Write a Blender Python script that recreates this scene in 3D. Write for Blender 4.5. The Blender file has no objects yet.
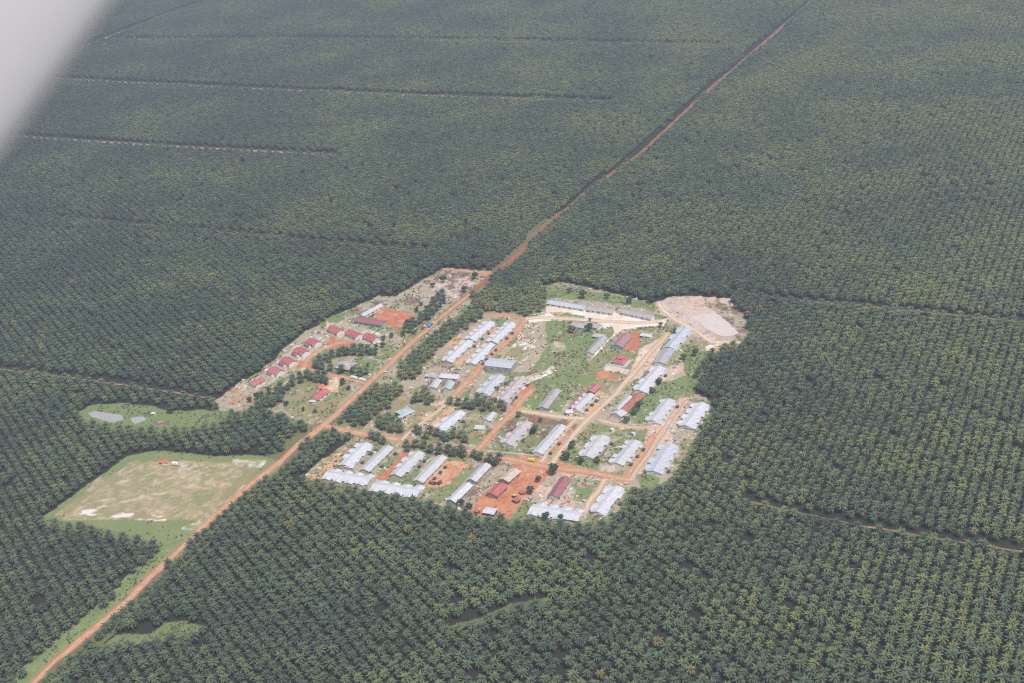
import bpy, math, random
import numpy as np
from mathutils import Vector, Matrix
random.seed(7); rng = np.random.default_rng(7)
S = bpy.context.scene; C = S.collection

# ------------------------------------------------------------------ camera
W, HH, F, H = 1024, 683, 1264.0, 600.0
n = np.array([-0.1073, 1.0, 0.5009]); n /= np.linalg.norm(n)      # world up in camera axes
f = np.array([0, 0, -1.0]); f = f - n*f.dot(n); f /= np.linalg.norm(f)   # world Y in camera axes
r = np.cross(f, n)                                                # world X in camera axes
Rm = np.array([r, f, n])                                          # camera -> world
cam = bpy.data.cameras.new('camera'); co = bpy.data.objects.new('camera', cam); C.objects.link(co)
M = Matrix([[*map(float, Rm[0]), 0], [*map(float, Rm[1]), 0], [*map(float, Rm[2]), H], [0, 0, 0, 1]])
co.matrix_world = M
cam.sensor_width = 22.3; cam.lens = F/W*22.3; cam.clip_start = 0.05; cam.clip_end = 30000
cam.dof.use_dof = True; cam.dof.focus_distance = 1100; cam.dof.aperture_fstop = 2.4
S.camera = co

# ------------------------------------------------------------------ light
w = bpy.data.worlds.new('World'); S.world = w; w.use_nodes = True
nt = w.node_tree; sky = nt.nodes.new('ShaderNodeTexSky'); sky.sky_type = 'NISHITA'; sky.sun_disc = False
SUN_EL, SUN_AZ = 60, 150          # azimuth clockwise from +Y
sky.sun_elevation = math.radians(SUN_EL); sky.sun_rotation = math.radians(SUN_AZ)
sky.air_density = 1.0; sky.dust_density = 3.0
nt.links.new(sky.outputs[0], nt.nodes['Background'].inputs[0]); nt.nodes['Background'].inputs[1].default_value = 0.1
sl = bpy.data.lights.new('sun', 'SUN'); sl.energy = 3.0; sl.angle = math.radians(3); sl.color = (1, .97, .93)
so = bpy.data.objects.new('sun', sl); C.objects.link(so)
a, e = math.radians(SUN_AZ), math.radians(SUN_EL)
sd = Vector((math.sin(a)*math.cos(e), math.cos(a)*math.cos(e), math.sin(e)))
so.rotation_euler = sd.to_track_quat('Z', 'Y').to_euler(); so.location = (0, 0, 900)
S.view_settings.view_transform = 'Standard'; S.view_settings.look = 'None'
S.view_settings.exposure = 0.5; S.view_settings.gamma = 1
S.cycles.use_denoising = False
try: S.cycles.filter_width = 1.25
except Exception: pass

# ------------------------------------------------------------------ pixel <-> ground
def at(px, py, z=0.0):
    d = Rm @ np.array([px-512, 341.5-py, -F]); t = (z-H)/d[2]
    return Vector((float(d[0]*t), float(d[1]*t), z))
def proj(x, y, z):
    p = np.stack([x, y, np.broadcast_to(z-H, x.shape)], -1) @ Rm
    return 512 + p[..., 0]*F/(-p[..., 2]), 341.5 - p[..., 1]*F/(-p[..., 2])
def inpoly(px, py, poly):
    ins = np.zeros(px.shape, bool); m = len(poly)
    for i in range(m):
        x0, y0 = poly[i]; x1, y1 = poly[(i+1) % m]
        if y0 == y1: continue
        ins ^= ((y0 > py) != (y1 > py)) & (px < (x1-x0)*(py-y0)/(y1-y0)+x0)
    return ins
_lat = rng.random((256, 256))
def vnoise(x, y, s, seed=0):
    x = x/s+seed*17.3; y = y/s+seed*9.1
    xi = np.floor(x).astype(int); yi = np.floor(y).astype(int); fx = x-xi; fy = y-yi
    fx = fx*fx*(3-2*fx); fy = fy*fy*(3-2*fy)
    g = lambda i, j: _lat[i % 256, j % 256]
    return (g(xi, yi)*(1-fx)+g(xi+1, yi)*fx)*(1-fy)+(g(xi, yi+1)*(1-fx)+g(xi+1, yi+1)*fx)*fy
def fbm(x, y, s, seed=0, o=4):
    v = 0; a = 0.5; t = 0
    for k in range(o):
        v = v+a*vnoise(x, y, s/2**k, seed+k*3+1); t += a; a *= .6
    return v/t

# ------------------------------------------------------------------ materials
def newmat(name):
    m = bpy.data.materials.new(name); m.use_nodes = True
    return m, m.node_tree.nodes, m.node_tree.links, m.node_tree.nodes['Principled BSDF']
def plain(name, col, rough=.7, var=.15, scale=.6):
    m, N, L, B = newmat(name)
    tc = N.new('ShaderNodeTexCoord'); no = N.new('ShaderNodeTexNoise'); no.inputs['Scale'].default_value = scale
    no.inputs['Detail'].default_value = 5
    rp = N.new('ShaderNodeValToRGB'); rp.color_ramp.elements[0].position = .3; rp.color_ramp.elements[1].position = .7
    rp.color_ramp.elements[0].color = (*[c*(1-var) for c in col], 1); rp.color_ramp.elements[1].color = (*[min(1, c*(1+var)) for c in col], 1)
    L.new(tc.outputs['Object'], no.inputs[0]); L.new(no.outputs[0], rp.inputs[0]); L.new(rp.outputs[0], B.inputs['Base Color'])
    B.inputs['Roughness'].default_value = rough; return m
def mixrgb(N, L, a, b, fac, mode='MIX'):
    m = N.new('ShaderNodeMix'); m.data_type = 'RGBA'; m.blend_type = mode
    for i, v in ((6, a), (7, b)):
        if isinstance(v, (tuple, list)): m.inputs[i].default_value = (*v, 1)
        else: L.new(v, m.inputs[i])
    if isinstance(fac, (int, float)): m.inputs[0].default_value = fac
    else: L.new(fac, m.inputs[0])
    return m.outputs[2]
def roofmat(name, c1, c2, rust, rustamt=.45, rough=.45):
    m, N, L, B = newmat(name)
    tc = N.new('ShaderNodeTexCoord'); mp = N.new('ShaderNodeMapping'); L.new(tc.outputs['Object'], mp.inputs[0])
    oi = N.new('ShaderNodeObjectInfo')
    br = N.new('ShaderNodeTexBrick'); br.inputs['Scale'].default_value = 1; br.inputs['Brick Width'].default_value = 1.0
    br.inputs['Row Height'].default_value = 2.3; br.inputs['Mortar Size'].default_value = .03; br.inputs['Bias'].default_value = 0
    br.inputs['Color1'].default_value = (*c1, 1); br.inputs['Color2'].default_value = (*c2, 1)
    br.inputs['Mortar'].default_value = (*[c*.75 for c in c2], 1)
    L.new(mp.outputs[0], br.inputs[0])
    ad = N.new('ShaderNodeVectorMath'); ad.operation = 'ADD'; L.new(tc.outputs['Object'], ad.inputs[0])
    ml = N.new('ShaderNodeMath'); ml.operation = 'MULTIPLY'; ml.inputs[1].default_value = 91; L.new(oi.outputs['Random'], ml.inputs[0])
    L.new(ml.outputs[0], ad.inputs[1])
    no = N.new('ShaderNodeTexNoise'); no.inputs['Scale'].default_value = .35; no.inputs['Detail'].default_value = 6; no.inputs['Roughness'].default_value = .7
    L.new(ad.outputs[0], no.inputs[0])
    rp = N.new('ShaderNodeValToRGB'); rp.color_ramp.elements[0].position = .5; rp.color_ramp.elements[1].position = .72
    rp.color_ramp.elements[1].color = (rustamt,)*3+(1,); L.new(no.outputs[0], rp.inputs[0])
    c = mixrgb(N, L, br.outputs[0], rust, rp.outputs[0])
    L.new(c, B.inputs['Base Color']); B.inputs['Roughness'].default_value = rough; B.inputs['Metallic'].default_value = 0.0
    wv = N.new('ShaderNodeTexWave'); wv.inputs['Scale'].default_value = 3.0; L.new(tc.outputs['Object'], wv.inputs[0])
    bp = N.new('ShaderNodeBump'); bp.inputs['Strength'].default_value = .25; bp.inputs['Distance'].default_value = .03
    L.new(wv.outputs[0], bp.inputs['Height']); L.new(bp.outputs[0], B.inputs['Normal'])
    return m
RUST = (.32, .2, .15)
R = dict(
 white=roofmat('roof_white_zinc', (.6, .6, .63), (.51, .51, .54), (.4, .34, .32), .5),
 blue=roofmat('roof_blue_grey_zinc', (.52, .53, .57), (.44, .45, .49), (.38, .36, .36), .5),
 pale=roofmat('roof_pale_zinc', (.56, .55, .56), (.47, .46, .47), (.34, .29, .27), .6),
 grey=roofmat('roof_grey_zinc', (.42, .41, .43), (.35, .34, .36), (.28, .22, .2), .6),
 pinkgrey=roofmat('roof_weathered_zinc', (.55, .49, .48), (.4, .36, .36), RUST, .7),
 greyviolet=roofmat('roof_dull_zinc', (.46, .41, .42), (.36, .33, .34), (.26, .19, .18), .6),
 maroon=roofmat('roof_maroon', (.34, .12, .14), (.29, .1, .12), (.42, .26, .26), .5),
 red=roofmat('roof_red', (.48, .12, .115), (.4, .1, .095), (.52, .34, .3), .65),
 redpale=roofmat('roof_faded_red', (.5, .16, .17), (.42, .12, .14), (.5, .36, .34), .7),
 orange=roofmat('roof_orange', (.62, .16, .07), (.52, .13, .06), (.5, .2, .12), .4),
 rust=roofmat('roof_rust_brown', (.4, .15, .1), (.33, .12, .08), (.42, .25, .2), .6),
 patchy=roofmat('roof_patchy', (.6, .56, .56), (.3, .27, .27), (.2, .16, .14), .9),
 pinkgrey2=roofmat('roof_faded_maroon', (.38, .21, .22), (.32, .17, .18), (.42, .3, .3), .6),
 cream=roofmat('roof_cream', (.6, .48, .4), (.5, .4, .34), (.38, .25, .18), .8),
 greenwhite=roofmat('roof_pale_green', (.45, .5, .48), (.38, .44, .42), (.38, .35, .33), .5),
)
WALL = dict(cream=plain('wall_cream', (.5, .44, .36)), white=plain('wall_white', (.66, .64, .6)), grey=plain('wall_grey', (.33, .32, .32)),
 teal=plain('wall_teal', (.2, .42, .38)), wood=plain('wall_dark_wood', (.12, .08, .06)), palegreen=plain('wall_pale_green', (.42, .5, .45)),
 brown=plain('wall_brown', (.3, .22, .17)))
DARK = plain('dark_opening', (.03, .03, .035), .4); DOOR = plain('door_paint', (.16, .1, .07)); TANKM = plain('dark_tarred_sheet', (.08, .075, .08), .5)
WHITEP = plain('white_paint', (.7, .7, .7), .4, .05); RUB = plain('rubber', (.03, .03, .03)); CONC = plain('concrete', (.5, .47, .43))

def leafmat(name, lo, mid, hi, sat=1):
    m, N, L, B = newmat(name)
    oi = N.new('ShaderNodeObjectInfo')
    no = N.new('ShaderNodeTexNoise'); no.inputs['Scale'].default_value = .006; no.inputs['Detail'].default_value = 3
    L.new(oi.outputs['Location'], no.inputs[0])
    ma = N.new('ShaderNodeMath'); ma.operation = 'MULTIPLY_ADD'; ma.inputs[1].default_value = .45; ma.inputs[2].default_value = -.2
    L.new(oi.outputs['Random'], ma.inputs[0])
    mb = N.new('ShaderNodeMath'); mb.operation = 'ADD'; L.new(ma.outputs[0], mb.inputs[0]); nm = N.new('ShaderNodeMath'); nm.operation = 'MULTIPLY_ADD'; nm.inputs[1].default_value = 1.6; nm.inputs[2].default_value = -.32; L.new(no.outputs[0], nm.inputs[0]); sx = N.new('ShaderNodeSeparateXYZ'); L.new(oi.outputs['Location'], sx.inputs[0]); mx = N.new('ShaderNodeMath'); mx.operation = 'MULTIPLY_ADD'; mx.inputs[1].default_value = .00022; mx.use_clamp = False; L.new(sx.outputs[0], mx.inputs[0]); L.new(nm.outputs[0], mx.inputs[2]); L.new(mx.outputs[0], mb.inputs[1])
    rp = N.new('ShaderNodeValToRGB'); E = rp.color_ramp.elements
    E[0].position = .2; E[0].color = (*lo, 1); E[1].position = .86; E[1].color = (*hi, 1)
    k = E.new(.55); k.color = (*mid, 1)
    L.new(mb.outputs[0], rp.inputs[0])
    at_ = N.new('ShaderNodeAttribute'); at_.attribute_name = 'leafage'
    # a few palms are sick and yellow
    y = N.new('ShaderNodeMath'); y.operation = 'GREATER_THAN'; y.inputs[1].default_value = .996; L.new(oi.outputs['Random'], y.inputs[0])
    c0 = mixrgb(N, L, rp.outputs[0], (.15, .135, .035), y.outputs[0])
    c = mixrgb(N, L, c0, (.085, .06, .035), at_.outputs['Fac'])
    L.new(c, B.inputs['Base Color']); B.inputs['Roughness'].default_value = .55
    B.inputs['Specular IOR Level'].default_value = .35
    return m
PALM = leafmat('palm_frond', (.05, .073, .043), (.082, .115, .052), (.142, .162, .052))
TRUNK = plain('palm_trunk', (.09, .07, .05), .9); BARK = plain('bark', (.12, .09, .07), .9)
LEAF = leafmat('tree_leaf', (.03, .06, .03), (.05, .09, .04), (.1, .13, .05))
SHRUB = leafmat('shrub_leaf', (.11, .14, .06), (.14, .175, .075), (.18, .2, .09))

# ------------------------------------------------------------------ mesh helpers
class MB:
    def __init__(s): s.v = []; s.f = []
    def poly(s, pts, faces):
        o = len(s.v); s.v += [tuple(p) for p in pts]; s.f += [tuple(i+o for i in q) for q in faces]
    def box(s, x0, x1, y0, y1, z0, z1):
        s.poly([(x0,y0,z0),(x1,y0,z0),(x1,y1,z0),(x0,y1,z0),(x0,y0,z1),(x1,y0,z1),(x1,y1,z1),(x0,y1,z1)],
               [(0,3,2,1),(4,5,6,7),(0,1,5,4),(1,2,6,5),(2,3,7,6),(3,0,4,7)])
    def prism(s, prof, x0, x1, T=None):
        """profile (y,z) counter-clockwise extruded along x, optionally transformed"""
        m = len(prof); pts = [(x0, y, z) for y, z in prof]+[(x1, y, z) for y, z in prof]
        if T: pts = [T(p) for p in pts]
        s.poly(pts, [tuple(range(m))[::-1], tuple(range(m, 2*m))]+[(i, (i+1) % m, (i+1) % m+m, i+m) for i in range(m)])
    def cyl(s, c, r0, r1, h, n=8, axis='z'):
        pts = []
        for k, (rr, hh) in enumerate(((r0, 0), (r1, h))):
            for i in range(n):
                a = 2*math.pi*i/n; u, v = rr*math.cos(a), rr*math.sin(a)
                pts.append((c[0]+u, c[1]+v, c[2]+hh) if axis == 'z' else (c[0]+u, c[1]+hh, c[2]+v))
        s.poly(pts, [tuple(range(n))[::-1], tuple(range(n, 2*n))]+[(i, (i+1) % n, (i+1) % n+n, i+n) for i in range(n)])
    def mesh(s, name):
        me = bpy.data.meshes.new(name); me.from_pydata(s.v, [], s.f); me.update(); return me
def obj(name, me, mat=None, parent=None):
    if isinstance(me, MB): me = me.mesh(name)
    if mat and not me.materials: me.materials.append(mat)
    o = bpy.data.objects.new(name, me); C.objects.link(o)
    if parent: o.parent = parent
    return o
def tag(o, label=None, cat=None, group=None, kind=None):
    if label: o['label'] = label
    if cat: o['category'] = cat
    if group: o['group'] = group
    if kind: o['kind'] = kind
    return o
def empty(name, label, cat, loc, rz=0, group=None):
    o = bpy.data.objects.new(name, None); C.objects.link(o); o.location = loc; o.rotation_euler = (0, 0, rz); o.empty_display_size = .5
    return tag(o, label, cat, group)

# ------------------------------------------------------------------ layout in the photo's coordinates, laid on the ground
VILLAGE = [(543,287),(560,281),(600,290),(655,303),(668,297),(700,296),(730,300),(745,318),(748,338),(722,346),(707,352),(697,372),(690,392),
 (706,398),(710,406),(702,430),(688,450),(674,475),(656,487),(627,489),(620,510),(607,521),(580,524),(530,519),(487,518),(455,508),(400,498),(370,491),(325,482),
 (303,479),(317,463),(342,446),(356,435),(326,429),(335,424),(420,335),(475,292),(486,292),(480,305),(500,312),(540,312)]
LEFT = [(214,402),(237,384),(262,370),(300,335),(330,318),(352,308),(378,296),(396,296),(430,276),(446,268),(492,271),(484,286),(430,332),(326,424),(308,424),(280,414),(258,404),(240,412),(220,410)]
FIELD = [(42,518),(128,456),(160,450),(215,456),(262,455),(285,466),(240,492),(176,552),(166,552),(150,540),(100,528)]
PONDG = [(78,412),(90,405),(120,403),(145,405),(175,411),(215,410),(232,414),(228,420),(200,425),(160,428),(125,426),(100,423),(85,420)]
RAVINE = [(91,655),(117,634),(150,634),(164,623),(187,620),(204,629),(190,640),(141,643),(110,652)]
RAVINE2 = [(440,628),(480,618),(510,604),(545,598),(548,603),(515,612),(480,624),(445,632)]
CLEAR = [VILLAGE, LEFT, FIELD, PONDG, RAVINE, RAVINE2]
STRIPS = [  # palms standing inside the cleared land
 [(338,424),(362,396),(376,385),(400,384),(404,393),(395,402),(375,418),(362,428)],
 [(394,374),(410,353),(425,339),(447,324),(470,307),(488,311),(470,325),(452,340),(438,352),(428,364),(412,380)],
 [(411,398),(424,393),(438,400),(432,404),(414,401)], [(377,424),(388,420),(404,427),(403,435),(384,431)],
 [(416,432),(436,433),(470,439),(469,446),(440,441),(417,438)], [(370,439),(388,439),(388,446),(372,443)],
 [(403,444),(440,450),(440,456),(404,449)], [(446,451),(468,454),(467,460),(447,456)], [(474,457),(501,461),(500,467),(474,462)],
 [(450,404),(480,401),(507,409),(503,415),(482,411),(452,408)], [(470,292),(486,282),(545,286),(546,309),(524,316),(500,312),(482,309),(470,305)],
 [(312,372),(318,361),(345,352),(377,350),(377,354),(347,356),(322,363),(317,369),(340,371),(368,373),(368,376),(340,376)],
 [(262,398),(275,392),(295,378),(315,377),(331,380),(330,384),(300,384),(285,396),(275,408),(264,408)],
 [(404,330),(412,322),(425,316),(432,302),(445,292),(447,298),(438,310),(432,320),(420,326),(408,333)],
]
ROADS = dict(  # name: (pixels, half width m, palm clearance m, colour key)
 main_road=([(-20,735),(12,704),(32.8,683.5),(56,660),(98.4,625),(126.6,601.5),(150,577),(188,541.5),(209,521),(226,506),(250,484.5),(278,464),(300,443.5),(324,425),(355,397),(385,368),(405,348.5),(421,335),(445,314),(470,294),(485,281),(497,271),(515,257),(540,231),(590,189),(640,154),(700,97.5),(765,42),(812,0),(850,-34)], 3.3, 9.0, 'orange'),
 cross_road=([(324,426),(355,432.5),(400,440),(440,446.5),(475,452.5),(500,457.5),(540,465),(575,470),(600,474),(626,480)], 3.7, 7.5, 'orange'),
 palm_street=([(476,453),(492,434),(512,412.5),(520,402),(531,390)], 3.0, 6, 'orange'),
 row_street=([(489,315),(508,316),(526,319),(518,330),(510,339.6),(491,356),(472.6,377),(454,396)], 3.1, 6, 'orange'),
 garden_track=([(454,396),(443,406.7),(407.6,434),(402,440)], 1.6, 4, 'tan'),
 sand_street=([(526,319),(540,317.5),(575,319),(600,321),(640,323),(662,321)], 3.0, 6, 'sand'),
 middle_street=([(521,410),(547,414.7),(570,418),(589,419.5)], 3.2, 6, 'tan'),
 long_street=([(552,463),(562,449),(575,434),(589,419),(612.4,397),(631,376.5),(642,364),(654,349),(668,333.5)], 2.8, 6, 'tan'),
 parallel_track=([(541,462),(549,449),(560,437),(571,424),(577,419)], 1.8, 5, 'tan'),
 east_path=([(600,420.5),(630,427.5),(658.5,427)], 1.4, 5, 'tan'),
 east_street=([(682,400),(677,410),(668,424),(655,443),(643,461),(631,478)], 3.0, 6, 'sandpink'),
 wall_track=([(653,437),(645,450),(634,466),(627,476)], 3.0, 5, 'orange'),
 south_lane=([(606,479),(600,489),(590,502),(584,514)], 2.4, 5, 'tan'),
 west_lane=([(366,383),(340.4,376.5),(318,373),(304,369),(308,359),(320,350),(336,344),(352,341)], 2.8, 5, 'orange'),
 lower_lane=([(304,368),(296,376),(284,385),(266,392.5),(254,396)], 2.8, 5, 'tan'),
 driveway=([(336,377),(337,382),(332,388)], 2, 3, 'sand'),
 top_lane=([(444,269.5),(465,271),(494,274.5)], 2.6, 6, 'orange'),
 pond_track=([(658,303),(664,311),(676,320),(694,330),(712,342),(740,343)], 2.6, 5, 'sand'),
)
FARROADS = dict(
 estate_track_near=([(-60,129),(25,137),(180,147),(335,155)], 3.4, 9),
 estate_track_middle=([(-40,73),(80,80),(250,88.5),(420,95.5),(605,101.5)], 3.4, 9.8),
 estate_track_diagonal=([(60,56),(100,40),(155,19),(211,-1),(250,-14)], 3.6, 11),
 estate_track_far=([(100,39),(170,39.5),(300,38.5),(520,41.5),(720,45)], 2.6, 8),
 estate_track_west=([(-60,361),(0,369),(80,379),(150,389),(215,399)], 1.4, 5.0),
 estate_track_east=([(745,294),(823,303),(867,307),(955,315),(1024,322.5),(1080,329)], 1.1, 5.0),
 estate_track_south=([(750,501.5),(760,504),(789.5,511),(862,526),(940,539),(1024,552),(1090,563)], .9, 4.4),
 estate_track_faint=([(60,218),(200,230),(330,243),(430,251)], .8, 3.8),
)
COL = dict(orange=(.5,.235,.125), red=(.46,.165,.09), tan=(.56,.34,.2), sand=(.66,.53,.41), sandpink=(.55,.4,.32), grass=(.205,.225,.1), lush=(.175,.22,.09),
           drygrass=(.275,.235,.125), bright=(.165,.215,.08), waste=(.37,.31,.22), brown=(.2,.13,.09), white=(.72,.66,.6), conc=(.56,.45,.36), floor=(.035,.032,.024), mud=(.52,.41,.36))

# ------------------------------------------------------------------ ground
def soilmat(name, usecol=True, base=(.05,.045,.03)):
    m, N, L, B = newmat(name)
    ge = N.new('ShaderNodeNewGeometry')
    n1 = N.new('ShaderNodeTexNoise'); n1.inputs['Scale'].default_value = .5; n1.inputs['Detail'].default_value = 6; n1.inputs['Roughness'].default_value = .7
    L.new(ge.outputs['Position'], n1.inputs[0])
    if usecol:
        a_ = N.new('ShaderNodeAttribute'); a_.attribute_name = 'Col'; src = a_.outputs['Color']
    else: src = base
    rp = N.new('ShaderNodeValToRGB'); rp.color_ramp.elements[0].position = .3; rp.color_ramp.elements[1].position = .7
    rp.color_ramp.elements[0].color = (.8,.82,.82,1); rp.color_ramp.elements[1].color = (1.18,1.16,1.15,1); L.new(n1.outputs[0], rp.inputs[0])
    c = mixrgb(N, L, src, rp.outputs[0], 1.0, 'MULTIPLY')
    L.new(c, B.inputs['Base Color']); B.inputs['Roughness'].default_value = .95; B.inputs['Specular IOR Level'].default_value = .1
    return m
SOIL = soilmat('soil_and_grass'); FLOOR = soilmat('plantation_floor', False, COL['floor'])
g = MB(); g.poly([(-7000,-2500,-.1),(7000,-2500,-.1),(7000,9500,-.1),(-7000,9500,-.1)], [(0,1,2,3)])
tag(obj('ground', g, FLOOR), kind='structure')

corners = [at(-10,690),at(-10,380),at(200,250),at(560,250),at(790,280),at(790,540),at(560,690)]
gx0, gx1 = min(c.x for c in corners), max(c.x for c in corners); gy0, gy1 = min(c.y for c in corners), max(c.y for c in corners)
STEP = 1.25
xs = np.arange(gx0, gx1, STEP); ys = np.arange(gy0, gy1, STEP)
GX, GY = np.meshgrid(xs, ys); PX, PY = proj(GX, GY, 0.0)
WX = PX+(fbm(GX, GY, 9, 1)-.5)*5; WY = PY+(fbm(GX, GY, 9, 5)-.5)*3.5
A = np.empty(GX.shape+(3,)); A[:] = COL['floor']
GREEN = np.zeros(GX.shape); RUBBLE = np.zeros(GX.shape)
NB = fbm(GX, GY, 14, 11, 5); NS = fbm(GX, GY, 4, 21, 3); NL = fbm(GX, GY, 45, 31, 4)
for p_ in CLEAR[:4]:
    m_ = inpoly(WX, WY-8, p_) | inpoly(WX, WY, p_) | inpoly(WX+4, WY-3, p_) | inpoly(WX-4, WY-3, p_); A[m_] = np.array(COL['grass'])*.75+np.array(COL['floor'])*.25; GREEN[m_] = .5
def zone(poly, ca, cb=None, th=.5, sharp=9, nz=None, green=0, rub=0, amt=1.0):
    m = inpoly(WX, WY, poly)
    nz_ = (NB*.7+NS*.3 if nz is None else nz)[m]
    a_ = np.array(COL[ca]); b_ = np.array(COL[cb or ca])
    t = np.clip((nz_-th)*sharp+.5, 0, 1)[:, None]
    A[m] = A[m]*(1-amt)+(a_*(1-t)+b_*t)*amt
    GREEN[m] = green; RUBBLE[m] = rub
zone(VILLAGE, 'waste', 'grass', .5, green=.25, rub=.35)
zone(LEFT, 'waste', 'grass', .5, green=.3, rub=.3)
for s_ in STRIPS: zone(s_, 'brown', 'grass', .48, green=.3)
# left settlement
zone([(346,314),(372,300),(396,297),(430,278),(446,270),(480,274),(470,290),(440,312),(420,312),(400,300),(386,306)], 'waste', 'brown', .55, green=.3, rub=.3)
zone([(440,278),(470,276),(476,284),(455,300),(440,300),(432,290)], 'mud', 'brown', .5, rub=.4)
zone([(374,313),(385,308),(405,312),(417,316),(417,321),(402,327),(390,327),(381,321)], 'red', 'orange', .55)
zone([(388,327),(404,327),(418,320),(424,324),(400,336),(388,332)], 'drygrass', 'lush', .5, green=.5)
zone([(320,320),(332,316),(345,312),(345,318),(330,326),(320,326)], 'lush', 'grass', .5, green=.6)
zone([(330,338),(345,340),(360,342),(350,347),(335,350),(325,346)], 'red', 'waste', .55)
zone([(302,360),(312,362),(316,372),(300,372),(296,368)], 'red', 'orange', .5)
zone([(296,382),(325,376),(350,384),(352,392),(326,418),(308,420),(284,412),(285,398)], 'drygrass', 'grass', .5, green=.4)
zone([(356,362),(378,356),(392,352),(378,366),(368,374),(352,370)], 'grass', 'lush', .5, green=.5)
zone([(325,362),(340,358),(340,370),(326,369)], 'drygrass', 'waste', .5)
zone([(216,402),(238,385),(258,383),(262,398),(255,408),(240,408),(222,408)], 'waste', 'red', .55, rub=.4)
zone([(318,392),(330,380),(340,380),(338,392)], 'sand', 'tan', .5)
zone([(240,390),(262,374),(300,342),(322,332),(322,346),(296,366),(270,384),(250,392)], 'waste', 'white', .56, sharp=5, rub=1, amt=.7)
zone([(326,322),(345,322),(384,334),(380,346),(345,340),(326,334)], 'waste', 'white', .58, sharp=5, rub=.6, amt=.7)
# village interior
zone([(545,288),(600,292),(655,304),(655,312),(620,304),(550,297),(540,312),(520,316),(524,308),(545,305)], 'lush', 'grass', .5, green=.8)
zone([(522,322),(545,320),(572,322),(590,330),(605,330),(600,345),(585,360),(600,372),(592,385),(572,392),(560,412),(530,409),(520,405),(530,385),(520,375),(500,372),(515,350),(526,335)], 'lush', 'drygrass', .56, green=.7)
zone([(522,322),(545,321),(548,345),(530,372),(512,372),(500,360),(515,345)], 'waste', 'sand', .58, green=.3, rub=.3)
zone([(512,345),(530,335),(528,352),(512,366),(500,366)], 'drygrass', 'white', .57, green=.2)
zone([(550,345),(556,341),(566,343),(567,350),(560,353),(551,350)], 'drygrass', 'sand', .5, sharp=4, amt=.6)
zone([(520,385),(530,375),(545,370),(552,366),(556,370),(548,376),(530,382),(524,392)], 'white', 'waste', .52, rub=1)
zone([(516,392),(534,384),(536,388),(522,402),(512,412),(505,412)], 'red', 'waste', .55)
zone([(546,303),(560,305),(590,311),(616,313),(626,314),(655,321),(668,318),(664,326),(640,327),(622,330),(612,338),(604,345),(600,355),(592,358),(598,345),(604,335),(606,328),(590,320),(565,320),(526,322),(528,317),(545,315)], 'sand', 'white', .5, sharp=5)
zone([(560,312),(585,316),(588,322),(566,322),(548,312)], 'tan', 'grass', .5, green=.2)
zone([(602,330),(612,326),(614,334),(606,342)], 'grass', 'waste', .5, green=.4)
zone([(612,347),(620,333),(640,332),(652,336),(650,346),(638,350),(616,351)], 'red', 'red', .5)
zone([(640,336),(660,334),(668,326),(662,340),(650,348),(640,350)], 'grass', 'waste', .5, green=.5)
zone([(600,350),(612,350),(648,352),(640,368),(628,378),(596,372),(590,362)], 'grass', 'drygrass', .5, green=.4)
zone([(604,367),(610,363),(630,370),(628,375),(604,370)], 'conc', 'sand', .5)
zone([(596,373),(604,371),(621,378),(618,381),(598,378)], 'red', 'orange', .6)
zone([(596,379),(618,383),(612,393),(602,400),(590,392),(585,386)], 'drygrass', 'waste', .6, green=.3)
zone([(585,398),(600,392),(612,395),(592,416),(575,414),(568,410)], 'waste', 'tan', .5, rub=.5)
zone([(640,350),(655,340),(665,338),(655,358),(640,378),(630,385),(628,378)], 'sandpink', 'sand', .5, rub=.2)
zone([(612,385),(630,382),(640,378),(630,396),(612,408),(600,408)], 'waste', 'grass', .5, green=.5, rub=.5)
zone([(640,398),(655,385),(668,378),(690,380),(690,392),(672,398),(655,410),(640,425),(625,425),(630,412)], 'lush', 'grass', .5, green=.9)
zone([(665,372),(690,345),(710,346),(700,372),(692,392),(676,396),(665,385)], 'lush', 'drygrass', .6, green=.8)
zone([(660,370),(682,362),(686,375),(670,382),(660,380)], 'waste', 'sandpink', .5, rub=.6)
zone([(596,410),(625,414),(640,428),(622,428),(600,421),(590,424)], 'waste', 'red', .58, green=.2, rub=.3)
zone([(590,422),(630,430),(660,430),(640,446),(628,432),(600,432),(584,445),(574,440)], 'grass', 'drygrass', .55, green=.7)
zone([(604,452),(618,440),(628,432),(640,430),(618,455),(608,466),(598,462)], 'lush', 'waste', .55, green=.7, rub=.3)
zone([(598,464),(612,462),(616,470),(600,472)], 'mud', 'waste', .5)
zone([(650,427),(682,398),(692,398),(690,410),(682,428),(672,445),(650,470),(630,480),(624,476),(640,450)], 'sandpink', 'waste', .5, rub=.6)
zone([(648,470),(660,478),(655,488),(640,486),(634,478)], 'lush', 'grass', .5, green=.8)
zone([(672,430),(700,432),(690,445),(674,440)], 'waste', 'drygrass', .5, rub=.5)
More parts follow.
